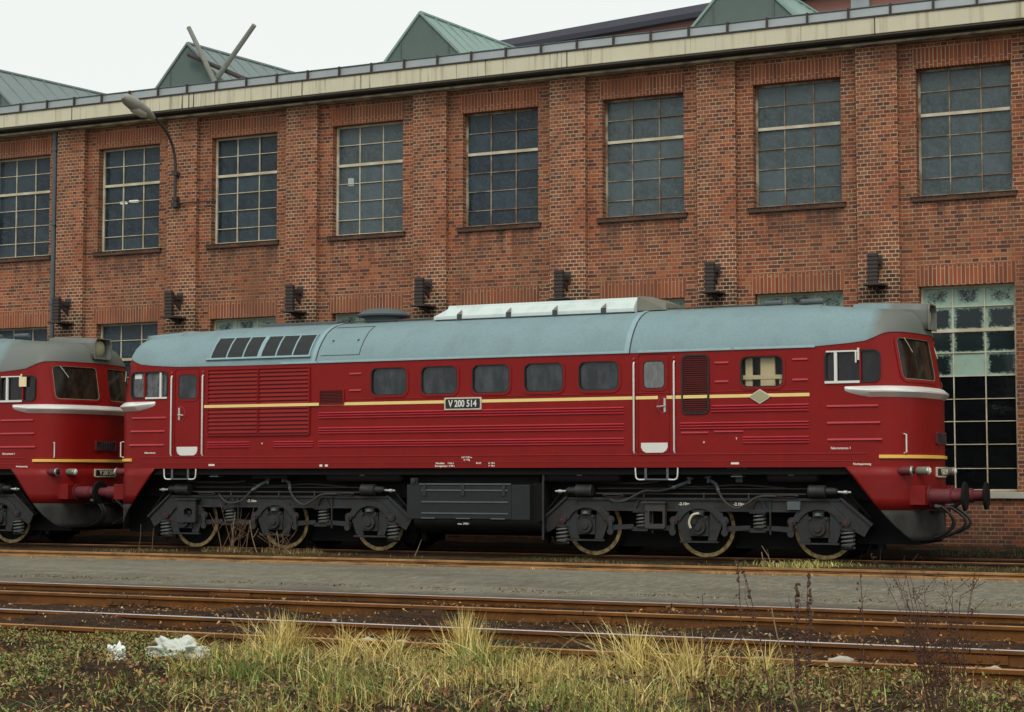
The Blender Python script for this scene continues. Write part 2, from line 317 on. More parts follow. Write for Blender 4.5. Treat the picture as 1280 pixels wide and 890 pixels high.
# ------------------------------------------------------------------ mesh builder
class MB:
    def __init__(s): s.v = []; s.f = []; s.mi = []; s.cur = 0
    def add(s, vs, fs):
        b = len(s.v); s.v += [tuple(v) for v in vs]; s.f += [tuple(i+b for i in f) for f in fs]; s.mi += [s.cur]*len(fs); return s
    def box(s, x0, x1, y0, y1, z0, z1):
        vs = [(x, y, z) for x in (x0, x1) for y in (y0, y1) for z in (z0, z1)]
        return s.add(vs, [(0, 1, 3, 2), (4, 6, 7, 5), (0, 4, 5, 1), (2, 3, 7, 6), (0, 2, 6, 4), (1, 5, 7, 3)])
    def cyl(s, p0, p1, r0, r1=None, n=16, cap=True):
        r1 = r0 if r1 is None else r1; p0 = Vector(p0); p1 = Vector(p1); d = (p1-p0).normalized()
        a = d.orthogonal().normalized(); b = d.cross(a); vs = []
        for p, r in ((p0, r0), (p1, r1)):
            for i in range(n):
                t = 2*math.pi*i/n; vs.append(p + a*math.cos(t)*r + b*math.sin(t)*r)
        fs = [(i, (i+1) % n, n+(i+1) % n, n+i) for i in range(n)]
        if cap: fs += [tuple(range(n-1, -1, -1)), tuple(range(n, 2*n))]
        return s.add(vs, fs)
    def lathe(s, p0, d, prof, n=20):
        p0 = Vector(p0); d = Vector(d).normalized(); a = d.orthogonal().normalized(); b = d.cross(a); vs = []
        for (h, r) in prof:
            for i in range(n):
                t = 2*math.pi*i/n; vs.append(p0 + d*h + a*math.cos(t)*r + b*math.sin(t)*r)
        m = len(prof); fs = [(k*n+i, k*n+(i+1) % n, (k+1)*n+(i+1) % n, (k+1)*n+i) for k in range(m-1) for i in range(n)]
        fs += [tuple(range(n-1, -1, -1)), tuple(range((m-1)*n, m*n))]
        return s.add(vs, fs)
    def tube(s, pts, r, n=8, smooth=True, r1=None):
        P = [Vector(p) for p in pts]
        if smooth and len(P) > 2:
            Q = []
            for i in range(len(P)-1):
                p0 = P[max(i-1, 0)]; p1 = P[i]; p2 = P[i+1]; p3 = P[min(i+2, len(P)-1)]
                for k in range(5):
                    t = k/5; Q.append(.5*((2*p1)+(p2-p0)*t+(2*p0-5*p1+4*p2-p3)*t*t+(-p0+3*p1-3*p2+p3)*t**3))
            Q.append(P[-1]); P = Q
        vs = []; a = None
        for i, p in enumerate(P):
            d = (P[min(i+1, len(P)-1)]-P[max(i-1, 0)]).normalized()
            if a is None: a = d.orthogonal().normalized()
            a = (a-d*a.dot(d)).normalized(); b = d.cross(a)
            rr = r if r1 is None else r+(r1-r)*i/(len(P)-1)
            for k in range(n):
                t = 2*math.pi*k/n; vs.append(p+a*math.cos(t)*rr+b*math.sin(t)*rr)
        m = len(P); fs = [(j*n+i, j*n+(i+1) % n, (j+1)*n+(i+1) % n, (j+1)*n+i) for j in range(m-1) for i in range(n)]
        fs += [tuple(range(n-1, -1, -1)), tuple(range((m-1)*n, m*n))]
        return s.add(vs, fs)
    def prism(s, poly, y0, y1, axis='y'):
        n = len(poly)
        def P(a, b, c):
            return (a, c, b) if axis == 'y' else ((c, a, b) if axis == 'x' else (a, b, c))
        vs = [P(a, b, y0) for a, b in poly]+[P(a, b, y1) for a, b in poly]
        fs = [tuple(range(n)), tuple(range(2*n-1, n-1, -1))]+[(i, n+i, n+(i+1) % n, (i+1) % n) for i in range(n)]
        return s.add(vs, fs)
    def build(s, name, mat, parent=None, smooth=35, bevel=0, recalc=True):
        me = bpy.data.meshes.new(name); me.from_pydata(s.v, [], s.f)
        mats = mat if isinstance(mat, (list, tuple)) else [mat]
        for m in mats: me.materials.append(M[m] if isinstance(m, str) else m)
        if len(mats) > 1: me.polygons.foreach_set('material_index', s.mi)
        if recalc:
            bm = bmesh.new(); bm.from_mesh(me); bmesh.ops.recalc_face_normals(bm, faces=bm.faces); bm.to_mesh(me); bm.free()
        if smooth:
            me.polygons.foreach_set('use_smooth', [True]*len(me.polygons)); me.set_sharp_from_angle(angle=math.radians(smooth))
        me.update(); o = bpy.data.objects.new(name, me); C.objects.link(o)
        if parent is not None: o.parent = parent
        if bevel:
            b = o.modifiers.new('bevel', 'BEVEL'); b.width = bevel; b.segments = 2; b.limit_method = 'ANGLE'; b.angle_limit = math.radians(40)
        return o
def tag(o, label=None, cat=None, group=None, kind=None):
    if label: o['label'] = label
    if cat: o['category'] = cat
    if group: o['group'] = group
    if kind: o['kind'] = kind
    return o
def empty(name, label, cat, loc=(0, 0, 0), group=None, rz=0):
    o = bpy.data.objects.new(name, None); C.objects.link(o); o.location = loc; o.rotation_euler = (0, 0, rz); o.empty_display_size = .2
    return tag(o, label, cat, group)
def part_copy(o, dx=0, dy=0, dz=0, parent=None):
    c = o.copy(); C.objects.link(c); c.location = (o.location[0]+dx, o.location[1]+dy, o.location[2]+dz)
    if parent is not None: c.parent = parent
    for ch in list(o.children):
        if ch.name.startswith(('panes', 'sill')): continue
        d = ch.copy(); C.objects.link(d); d.parent = c
        for g in list(ch.children):
            e = g.copy(); C.objects.link(e); e.parent = d
    return c
def text_mesh(name, txt, size, mat, parent, origin, xdir=(1, 0, 0), up=(0, 0, 1), ext=.003, bold=.0, sx=1.0, align='CENTER'):
    cu = bpy.data.curves.new(name, 'FONT'); cu.body = txt; cu.size = size; cu.extrude = ext; cu.offset = bold; cu.align_x = align; cu.align_y = 'CENTER'; cu.resolution_u = 3
    to = bpy.data.objects.new('tmp', cu); C.objects.link(to); bpy.context.view_layer.update()
    me = bpy.data.meshes.new_from_object(to.evaluated_get(bpy.context.evaluated_depsgraph_get())); bpy.data.objects.remove(to)
    me.name = name
    X = Vector(xdir).normalized(); U = Vector(up).normalized(); Z = X.cross(U)
    mt = Matrix.Translation(origin) @ Matrix(((X.x, U.x, Z.x, 0), (X.y, U.y, Z.y, 0), (X.z, U.z, Z.z, 0), (0, 0, 0, 1))) @ Matrix.Diagonal((sx, 1, 1, 1))
    me.transform(mt); me.materials.clear(); me.materials.append(M[mat])
    o = bpy.data.objects.new(name, me); C.objects.link(o); o.parent = parent; return o

# ================================================================== GROUND
def axis(lo, hi, flo, fhi, fine, coarse_n):
    a = np.concatenate([lo-(lo-flo)*(1-(np.linspace(0, 1, coarse_n)**.35)) if False else np.linspace(lo, flo, coarse_n), np.arange(flo+fine, fhi, fine), np.linspace(fhi, hi, coarse_n)])
    return a
YT = [(-600, .0), (-26, .0), (-21, .0), (-18.2, -.03), (-17.55, -.11), (-17.15, -.14), (-16.4, -.09), (-15.6, -.12), (-14.4, -.10), (-13.3, -.13), (-12.6, -.08), (-11.95, -.12), (-11.8, -.08), (-5.5, -.08), (-5.2, -.09), (-3.75, -.08), (-3.4, -.02), (-2.2, -.02), (-1.3, -.10), (1.2, -.12), (2.0, .0), (3.2, .10), (3.7, .13), (600, .13)]
ty = np.array([a for a, b in YT]); tz = np.array([b for a, b in YT])
def gh(x, y):
    z = float(np.interp(y, ty, tz))
    if -24 < y < 3.3 and abs(x) < 40:
        am = .035 if not (-11.9 < y < -5.3) else .0
        z += am*(noise.noise((x*1.3, y*1.3, 0))+.6*noise.noise((x*4, y*4, 3)))
        if -17.4 < y < -12: z += max(-.02, noise.noise((x*.8, y*.9, 9))-.05)*.15+.02*noise.noise((x*7, y*7, 2))
        if y < -17.5: z += .05*noise.noise((x*.7, y*.7, 5))
    return z
xs = axis(-600, 600, -16, 18, .16, 9); ys = axis(-600, 600, -23, 4, .12, 9)
vs = [(x, y, gh(x, y)) for y in ys for x in xs]; nx_ = len(xs)
fs = [(j*nx_+i, j*nx_+i+1, (j+1)*nx_+i+1, (j+1)*nx_+i) for j in range(len(ys)-1) for i in range(nx_-1)]
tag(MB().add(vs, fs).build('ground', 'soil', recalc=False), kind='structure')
# asphalt service road between the tracks
xa = np.concatenate([np.linspace(-300, -30, 10), np.arange(-29.5, 30, .25), np.linspace(30.5, 300, 10)]); vs = []
for x in xa:
    e = .10*noise.noise((x*.8, 1, 2))+.05*noise.noise((x*3, 4, 2))
    for y, z in ((-11.69, -.1), (-11.69, -.012), (-11.4, -.010), (-8.6, .02), (-6.0, -.004), (-5.48+e, -.014), (-5.46+e, -.1)): vs.append((x, y, z))
fs = [(i*7+j, (i+1)*7+j, (i+1)*7+j+1, i*7+j+1) for i in range(len(xa)-1) for j in range(6)]
tag(MB().add(vs, fs).build('asphalt_road', 'asphalt'), kind='structure')

# rails
def rail_profile():
    h = [(-.035, -.004), (-.028, 0), (.028, 0), (.035, -.004), (.035, -.034), (.010, -.048), (.009, -.135), (.07, -.150), (.07, -.160), (-.07, -.160), (-.07, -.150), (-.009, -.135), (-.010, -.048), (-.035, -.034)]
    return h
def make_rail(y, top, body, parent, name='rail', z=0, gaps=(), wob=0):
    mb = MB(); prof = rail_profile(); edges = [-140]+list(gaps)+[140]
    for a, b in zip(edges[:-1], edges[1:]):
        xs_ = [a+.006]+[q for q in np.arange(-30, 22, 1.0) if a+.1 < q < b-.1]+[b-.006]; n = len(prof)
        vs = [(x, y+py+wob*noise.noise((x*.15, y, 0)), z+pz+wob*.5*noise.noise((x*.2, y, 7))) for x in xs_ for py, pz in prof]
        mb.cur = 0; fs = []; mi = []
        for i in range(len(xs_)-1):
            for j in range(n):
                fs.append((i*n+j, i*n+(j+1) % n, (i+1)*n+(j+1) % n, (i+1)*n+j)); mi.append(1 if j in (0, 1, 2) else 0)
        fs += [tuple(range(n)), tuple(range((len(xs_)-1)*n, len(xs_)*n))]; mi += [0, 0]
        b0 = len(mb.v); mb.v += vs; mb.f += [tuple(i+b0 for i in f) for f in fs]; mb.mi += mi
    for g in gaps:
        mb.cur = 0; mb.box(g-.3, g+.3, y-.030, y-.012, z-.12, z-.05)
        for q in (-.22, -.08, .08, .22): mb.cyl((g+q, y-.045, z-.085), (g+q, y-.03, z-.085), .018, n=6)
    return mb.build(name, [body, top], parent, smooth=30)
T = [('railway_track', 'rusty track under the red diesel locomotives beside the brick wall', 0, -.75, 'rust_shade', 'rust_shade', 'rust_l', 'rust', 0, [-10.9]),
     ('railway_track', 'low orange rusty track along the far edge of the asphalt road', 0, -5.23, 'rust_l', 'rust_l', 'rust_l', 'rust_l', .008, [-6.0]),
     ('railway_track', 'rusty track along the near edge of the asphalt road', 0, -13.316+.033, 'rust', 'rust', 'rust_l', 'railtop', .006, [1.6, 7.4]),
     ('railway_track', 'nearest track with a bright polished rail, beside the grass', 0, -17.152+.033, 'rust', 'rust', 'rust_l', 'railbright', .004, [4.2, 11.4])]
for i, (nm, lab, _, yn, bn, bf, tn, tf, wob, gaps) in enumerate(T):
    r = empty(nm, lab, 'railway track', (0, yn, 0), 'parallel railway tracks in front of the factory')
    o = make_rail(0, tn, bn, r, z=.005, gaps=gaps, wob=wob); o2 = make_rail(1.5, tf, bf, r, z=.005, gaps=[g+.4 for g in gaps], wob=wob)
    sl = MB()
    for k in range(-60, 60): sl.box(k*.65-.12, k*.65+.12, -.5, 2.0, -.34, -.165)
    sl.build('sleepers', 'stem_dark', r)

# ================================================================== FACTORY
F = empty('factory_building', 'long red brick factory hall with tall multi-pane windows and cream cornice', 'building', (0, 3.44, 0))
FY = 3.44; PITCH = 3.24; WX0 = .58; WW = 1.78; UZ0, UZ1 = 6.70, 9.16; LZ0, LZ1 = 1.12, 4.99; RV = .24; NB0, NB1 = -7, 4
bays = [WX0+k*PITCH for k in range(NB0, NB1+1)]
XL, XR = bays[0]-1.46, bays[-1]+WW+1.46
mb = MB(); xsg = [XL]
for b in bays: xsg += [b, b+WW]
xsg.append(XR); zsg = [-.3, LZ0, LZ1, UZ0, UZ1, 9.80]
for i in range(len(xsg)-1):
    for j in range(len(zsg)-1):
        hole = i % 2 == 1 and j in (1, 3); x0, x1, z0, z1 = xsg[i], xsg[i+1], zsg[j], zsg[j+1]
        if not hole: mb.add([(x0, 0, z0), (x1, 0, z0), (x1, 0, z1), (x0, 0, z1)], [(0, 1, 2, 3)])
        else:
            mb.add([(x0, 0, z0), (x0, RV, z0), (x0, RV, z1), (x0, 0, z1)], [(0, 1, 2, 3)]); mb.add([(x1, 0, z0), (x1, 0, z1), (x1, RV, z1), (x1, RV, z0)], [(0, 1, 2, 3)])
            mb.add([(x0, 0, z1), (x0, RV, z1), (x1, RV, z1), (x1, 0, z1)], [(0, 1, 2, 3)]); mb.add([(x0, 0, z0), (x1, 0, z0), (x1, RV, z0), (x0, RV, z0)], [(0, 1, 2, 3)])
wall = mb.build('wall', 'brick', F, smooth=0, recalc=False)
# rest of the shell: end walls, back wall, floor slab and flat roof keep the hall dark inside
mb = MB(); mb.box(XL-.3, XL, 0, 30, -.3, 9.8); mb.box(XR, XR+.3, 0, 30, -.3, 9.8); mb.box(XL-.3, XR+.3, 30, 30.3, -.3, 9.8); mb.build('side_walls', 'brick', F, smooth=0)
MB().box(XL-.3, XR+.3, .3, 30.3, -.2, -.1).build('floor', 'soffit', F, smooth=0)
MB().box(XL-.4, XR+.4, .05, 30.4, 9.85, 10.0).build('roof', 'zinc', F, smooth=0)
# pilasters
p0 = MB().box(-.4, .4, -.14, -.0015, -.3, 9.66).build('pilaster', 'brick_p', F, smooth=0, bevel=0)
for k in range(NB0, NB1+2):
    o = p0 if k == NB0 else part_copy(p0, parent=F)
    o.location = (-.15+k*PITCH, 0, 0)
# cornice
mb = MB(); mb.box(XL-.4, XR+.4, -.28, -.015, 9.66, 9.70); mb.build('moulding', 'moulding', F, smooth=0)
MB().box(XL-.4, XR+.4, -.20, .3, 9.701, 9.76).build('soffit', 'soffit', F, smooth=0)
MB().box(XL-.5, XR+.5, -.50, .3, 9.761, 9.795).build('soffit', 'soffit', F, smooth=0)
MB().box(XL-.5, XR+.5, -.52, .3, 9.797, 10.115).build('cornice_band', 'cream', F, smooth=0, bevel=.008)
mb = MB(); mb.box(XL-.5, XR+.5, -.545, -.505, 10.116, 10.145)
gut = mb.build('drip_edge', 'iron', F, smooth=0)
# zinc gutter upstand with brackets and top rail
mb = MB(); xg = np.arange(XL-.5, XR+.5, .81); vs = []
for i, x in enumerate(xg):
    w = .012*noise.noise((x*.8, 0, 0)); vs += [(x, -.50, 10.146), (x, -.47+w, 10.32+w)]
mb.add(vs, [(2*i, 2*i+2, 2*i+3, 2*i+1) for i in range(len(xg)-1)])
mb.add([(v[0], v[1]+.02, v[2]) for v in vs], [(2*i, 2*i+1, 2*i+3, 2*i+2) for i in range(len(xg)-1)])
g = mb.build('gutter', 'zinc', F, smooth=0)
MB().tube([(x, -.475+.012*noise.noise((x*.8, 0, 0)), 10.335+.012*noise.noise((x*.8, 0, 0))) for x in xg], .016, 6, smooth=False).build('gutter_rail', 'greybox', g)
gb = MB().box(-.02, .02, -.545, -.503, 10.147, 10.345).build('gutter_bracket', 'iron', g, smooth=0)
for i, x in enumerate(xg):
    o = gb if i == 0 else part_copy(gb, parent=g)
    o.location = (x, 0, 0)
# windows
def win_grid(ncol, zrows, W_, thick, x0=0):
    """bars mesh and pane mesh; local origin bottom-left of opening"""
    bars = MB(); H_ = zrows[-1]
    y0, y1 = RV-.06, RV-.015
    bars.box(.003, .05, y0-.01, y1+.01, 0.002, H_-.002); bars.box(W_-.05, W_-.003, y0-.01, y1+.01, .002, H_-.002)
    bars.box(.05, W_-.05, y0-.01, y1+.01, .002, .045); bars.box(.05, W_-.05, y0-.01, y1+.01, H_-.045, H_-.002)
    cx = [W_*i/ncol for i in range(ncol+1)]
    for i in range(1, ncol): bars.box(cx[i]-.011, cx[i]+.011, y0, y1, .046, H_-.046)
    for k, z in enumerate(zrows[1:-1], 1):
        t = .030 if k in thick else .0075
        bars.box(.051, W_-.051, y0-(.015 if k in thick else .003), y1, z-t, z+t)
    return bars, cx
def panes(cx, zrows, seed, vals=None, mat='gl_grey', parent=None, loc=(0, 0, 0), missing=()):
    rr = random.Random(seed); vs = []; fs = []; att = []; uv = []
    n = 0
    for j in range(len(zrows)-1):
        for i in range(len(cx)-1):
            a = rr.uniform(-.008, .008); b = rr.uniform(-.010, .010)
            x0, x1, z0, z1 = cx[i]+.005, cx[i+1]-.005, zrows[j]+.005, zrows[j+1]-.005
            if (i, j) in missing: continue
            yb = RV-.035
            vs += [(x0, yb+a, z0), (x1, yb-a, z0), (x1, yb-a+b, z1), (x0, yb+a+b, z1)]; fs.append((n, n+1, n+2, n+3)); n += 4
            v = vals(i, j) if vals else rr.random()
            att += [v]*4; uv += [(0, 0), (1, 0), (1, 1), (0, 1)]
    me = bpy.data.meshes.new('panes'); me.from_pydata(vs, [], fs); me.materials.append(M[mat])
    A = me.attributes.new('pane', 'FLOAT', 'POINT'); A.data.foreach_set('value', att)
    U = me.uv_layers.new(name='uv'); U.data.foreach_set('uv', [c for q in uv for c in q]); me.update()
    o = bpy.data.objects.new('panes', me); C.objects.link(o); o.parent = parent; o.location = loc; return o
uh = UZ1-UZ0; urow = [0, .36, .77, 1.17, 1.58, 2.03, uh]; lrow = [LZ0+0.0]
lh = LZ1-LZ0; lrow = [0]+[lh*(k/9.0) for k in range(1, 9)]+[lh]; lrow = [0, .43, .88, 1.31, 1.73, 2.16, 2.60, 3.02, 3.47, lh]
ub = {}; lb = {}
for kk, bx in enumerate(bays):
    k = NB0+kk
    # upper
    bm_ = 'bar' if k <= -2 else 'bar_rust'
    if bm_ not in ub:
        b_, cxu = win_grid(3, urow, WW, (4,)); o = b_.build('window', bm_, F, smooth=0); ub[bm_] = o
        # pale transom faces
        fr = MB().box(.052, WW-.052, RV-.082, RV-.0605, urow[4]-.030, urow[4]+.030).build('transom', 'bar', o, smooth=0)
    else: o = part_copy(ub[bm_], parent=F)
    o.location = (bx, 0, UZ0)
    kind = {-5: 'gl_blue', -4: 'gl_blue', -3: 'gl_blue', -2: 'gl_blue', -1: 'gl_blue'}.get(k, 'gl_grey')
    if k == -2: kind = 'gl_grey'
    panes(cxu, urow, 100+k, None, kind, o)
    s_ = MB().box(-.10, WW+.07, -.055, .0, -.092, -.0135).build('sill', 'brick', o, smooth=0)
    MB().box(-.12, WW+.09, -.068, -.004, -.013, -.0045).build('sill_edge', 'iron', s_, smooth=0)
    MB().box(-.10, WW+.07, -.060, -.004, -.104, -.0925).build('sill_edge', 'iron', s_, smooth=0)
    # lower
    if 'l' not in lb:
        b_, cxl = win_grid(3, lrow, WW, (7,)); o = b_.build('window', 'bar', F, smooth=0); lb['l'] = o
    else: o = part_copy(lb['l'], parent=F)
    o.location = (bx, 0, LZ0)
    green = k >= -3
    if green:
        G = {(0, 8): .62, (1, 8): .58, (2, 8): .64, (0, 7): .26, (1, 7): .18, (2, 7): .30, (0, 6): .16, (1, 6): .10, (2, 6): .15, (0, 5): .22, (1, 5): .9, (2, 5): .26}
        panes(cxl, lrow[5:], 300+k, lambda i, j: G.get((i, j+5), 0), 'gl_green', o)
        panes(cxl, lrow[:6], 400+k, None, 'gl_black', o)
    else: panes(cxl, lrow, 300+k, None, 'gl_blue', o)
    MB().box(-.06, WW+.16, -.09, .10, -.125, -.006).build('sill', 'sill_c', o, smooth=0, bevel=.01)
# wall brackets on the pilasters (projecting iron brackets)
def wall_bracket():
    m = MB(); m.box(-.09, .09, -.60, -.50, -.30, .27)
    for z in np.arange(-.24, .26, .075): m.box(-.105, .105, -.615, -.485, z, z+.03)
    m.box(-.05, .05, -.50, -.142, .10, .20); m.box(-.08, .08, -.16, -.141, .02, .28); m.prism([(-.5, .10), (-.142, .10), (-.142, -.12)], -.02, .02, 'x')
    o = m.build('wall_bracket', 'iron', F, smooth=0, bevel=.004)
    MB().box(-.18, .18, -.66, -.141, -.335, -.301).build('bracket_shelf', 'iron', o, smooth=0); m = MB(); m.prism([(-.55, -.336), (-.142, -.336), (-.142, -.46)], -.025, .025, 'x'); m.build('bracket_brace', 'iron', o, smooth=0)
    return o
wb0 = wall_bracket()
for k in range(NB0, NB1+2):
    o = wb0 if k == NB0 else part_copy(wb0, parent=F); o.location = (-.15+k*PITCH, 0, 5.33)
# downpipe
m = MB(); m.tube([(-13.62, -.10, 9.66), (-13.62, -.10, 0.2)], .055, 10, smooth=False)
for z in (9.2, 7.4, 5.5, 3.5, 1.5): m.box(-13.70, -13.54, -.16, -.002, z, z+.04)
m.build('downpipe', 'greybox', F)
# hall lamps seen through the panes
for (x, z, s) in ((-12.05, 7.9, .16), (-11.75, 7.92, .22), (-5.75, 7.9, .10), (4.35, 8.05, .12), (4.7, 8.15, .1)):
    MB().box(x-s/2, x+s/2, .50, .58, z, z+.05 if s > .12 else z+.16).build('hall_lamp', 'lit' if x < 0 else 'white', F, smooth=0)
# roof skylights
def skylight(x, y, zb, za, hw_l, hw_r, L, rise, front, side):
    m = MB(); v = [(x-hw_l, y, zb), (x+hw_r, y, zb), (x, y, za)]
    m.add(v+[(x-hw_l, y+L, zb), (x+hw_r, y+L, zb), (x, y+L, za+rise)], [(0, 1, 2), (0, 2, 5, 3), (1, 4, 5, 2), (3, 5, 4)])
    o = m.build('skylight', side, F, smooth=0)
    # gable cladding set proud of the body, with vertical seams
    m = MB(); iz = .93; m.prism([(x-hw_l*.97, zb), (x+hw_r*.97, zb), (x, za-.05)], y-.02, y-.003); m.build('gable_cladding', front, o, smooth=0)
    m = MB()
    for t in (.33, .66):
        xx = x-hw_l+(hw_l+hw_r)*t; h = za-zb; top = zb+h*(1-abs(xx-x)/(hw_l if xx < x else hw_r))
        m.box(xx-.015, xx+.015, y-.04, y-.021, zb, top-.08)
    m.build('gable_seam', 'greybox', o, smooth=0)
    m = MB()
    for sgn, hw in ((-1, hw_l), (1, hw_r)):
        for k in range(int(L/.62)+1):
            a = Vector((x, y+k*.62, za+rise*k*.62/L)); b = Vector((x+sgn*hw, y+k*.62, zb)); n = Vector((sgn*(za-zb), 0, hw)).normalized()
            m.tube([a+n*.012, b+n*.012], .022, 4, smooth=False)
    m.tube([(x, y, za+.02), (x, y+L, za+rise+.02)], .045, 6, smooth=False)
    m.tube([(x-hw_l, y-.03, zb), (x, y-.03, za+.01), (x+hw_r, y-.03, zb)], .045, 4, smooth=False)
    m.build('standing_seam', side, o); return o
sy = 5.0-FY
skylight(-17.6, sy, 9.95, 12.0, 1.95, 2.2, 9.5, .45, 'copper_d', 'copper_g')
skylight(-10.98, sy, 9.95, 11.89, 1.72, 2.0, 9.0, .45, 'copper_d', 'copper_g')
skylight(-4.55, sy, 9.95, 11.92, 1.72, 2.0, 9.5, .5, 'copper_d', 'copper')
skylight(3.10, sy, 9.95, 12.04, 1.95, 2.05, 9.5, .55, 'copper_d', 'copper')
for i, (a, b, r, lab) in enumerate([((-10.68, 4.6, 12.18), (-9.88, 4.62, 10.72), .065, 'short weathered timber pole leaning left on the factory roof'),
                          ((-8.79, 4.6, 12.03), (-10.35, 4.8, 10.5), .07, 'longest weathered timber pole leaning right, crossing the other pole on the factory roof'),
                          ((-10.83, 4.80, 11.58), (-9.05, 4.80, 10.75), .06, 'dark pole lying aslant on the roof skylight behind the crossed poles')]):
    m = MB(); m.tube([a, b], r*.85, 8, smooth=False, r1=r); o = m.build('timber_pole', 'timber' if i < 2 else 'iron'); tag(o, lab, 'pole', 'poles on the factory roof')
    o.location = (0, 0, 0)
# street-type lamp on the wall
L = empty('wall_lamp', 'rusty curved-arm street lamp mounted on the brick factory wall', 'lamp', (-9.98, 3.3, 7.7))
m = MB(); m.tube([(0, -.10, -.02), (0, -.10, .75), (0, -.16, 1.15), (0, -.38, 1.5), (0, -.80, 1.78), (0, -1.0, 1.83)], .032, 8)
m.build('arm', 'iron', L)
m = MB(); m.box(-.06, .06, -.14, 0, .62, .70); m.box(-.06, .06, -.14, 0, .03, .13); m.box(-.07, .09, -.16, 0, -.12, .0); m.build('clamp', 'iron', L, smooth=0)
MB().tube([(.05, -.05, -.03), (.5, -.04, -.02), (1.0, .10, -.02)], .018, 6).build('conduit', 'iron', L)
m = MB(); prof = [(0, .03), (.10, .07), (.35, .13), (.75, .16), (1.05, .13), (1.2, .05)]
m.lathe((0, -.9, 1.80), (0, -1, .24), prof, 14); lh_ = m.build('lamp_head', 'lampgrey', L)
m = MB(); m.lathe((0, -1.2, 1.81), (0, -1, .24), [(0, .05), (.15, .12), (.45, .13), (.65, .04)], 12); m.build('lamp_cover', 'lampglass', lh_)
# taller hall behind
d = Vector((math.cos(math.radians(10.8)), -math.sin(math.radians(10.8)), 0)); q0 = Vector((-17.1, 35, 19.3))
Bk = empty('back_hall', 'taller brick hall with dark roof edge rising behind the factory roof', 'building', (-17.1, 35, 0), rz=-math.radians(10.8))
m = MB(); m.box(-22, 70, 0, 15, 0, 18.75)
m.build('wall', 'brick_back', Bk, smooth=0)
m = MB(); m.prism([(-.35, 18.75), (-.35, 18.95), (.1, 19.35), (15.2, 20.2), (15.2, 18.75)], -22.4, 70, 'x'); m.build('roof', 'slate', Bk, smooth=0)
for x in (16, 24.5, 33, 41): MB().box(x-.35, x+.35, -.12, -.003, 8, 18.9).build('pilaster', 'zinc' if x != 33 else 'copper_g', Bk, smooth=0)

# ================================================================== LOCOMOTIVE
ctl = [(8.20, 0), (8.19, .15), (8.165, .32), (8.125, .58), (8.06, .86), (7.985, 1.06), (7.90, 1.21), (7.79, 1.335), (7.66, 1.42), (7.5, 1.463), (7.3, 1.475)]
def resample(pts, step=.03):
    P = [Vector((a, b)) for a, b in pts]; Q = []
    P = [Vector((P[1].x, -P[1].y))]+P+[Vector((7.1, 1.475))]
    for i in range(1, len(P)-2):
        p0, p1, p2, p3 = P[i-1:i+3]; n = max(2, int((p2-p1).length/step))
        for k in range(n):
            t = k/n; Q.append(.5*((2*p1)+(p2-p0)*t+(2*p0-5*p1+4*p2-p3)*t*t+(-p0+3*p1-3*p2+p3)*t**3))
    Q.append(P[-2]); return Q
OLP = resample(ctl); OLS = [0]
for a, b in zip(OLP[:-1], OLP[1:]): OLS.append(OLS[-1]+(b-a).length)
SEND = OLS[-1]
def OL(s):
    if s <= 0: return Vector((8.20, s)), Vector((1, 0))
    if s >= SEND: return Vector((7.3-(s-SEND), 1.475)), Vector((0, 1))
    x = float(np.interp(s, OLS, [p.x for p in OLP])); y = float(np.interp(s, OLS, [p.y for p in OLP]))
    e = .02; x2 = float(np.interp(min(s+e, SEND), OLS, [p.x for p in OLP])); y2 = float(np.interp(min(s+e, SEND), OLS, [p.y for p in OLP]))
    x1 = float(np.interp(max(s-e, 0), OLS, [p.x for p in OLP])); y1 = float(np.interp(max(s-e, 0), OLS, [p.y for p in OLP])); t = Vector((x2-x1, y2-y1)).normalized()
    return Vector((x, y)), Vector((t.y, -t.x))
def s_of_y(y): return float(np.interp(y, [p.y for p in OLP], OLS))
def sstep(t): t = min(max(t, 0), 1); return t*t*(3-2*t)
def shift(ax, z): return max(0, z-2.72)*.17*sstep((ax-7.1)/.8)
def zTop(ax): return float(np.interp(ax, [0, 6.4, 6.41, 7.25, 7.5, 7.78, 7.95, 8.2], [3.53, 3.53, 3.545, 3.60, 3.665, 3.755, 3.77, 3.775]))
def NOSE(s, z, off=0, side=1, end=1):
    """point on the nose surface; s = arc length from the centre line, side=1 near side, end=1 right end"""
    sg = 1 if s >= 0 else -1; p, n = OL(abs(s)); x = p.x-shift(p.x, z)+n.x*off; y = (p.y+n.y*off)*sg
    return Vector((x*end, -y*side, z))
def SIDE(x, z, off=0, side=1, end=1): return Vector((x, -(1.475+off)*side, z))
def rrect(u0, u1, v0, v1, r, n=5):
    L_ = []
    for cx, cy, a0 in ((u1-r, v1-r, 0), (u0+r, v1-r, 90), (u0+r, v0+r, 180), (u1-r, v0+r, 270)):
        for k in range(n+1):
            a = math.radians(a0+90*k/n); L_.append((cx+r*math.cos(a), cy+r*math.sin(a)))
    return L_
def dense(L_, step=.12):
    out = []
    for i in range(len(L_)):
        a = L_[i]; b = L_[(i+1) % len(L_)]; dd = math.hypot(b[0]-a[0], b[1]-a[1]); n = max(1, int(dd/step))
        for k in range(n): out.append((a[0]+(b[0]-a[0])*k/n, a[1]+(b[1]-a[1])*k/n))
    return out
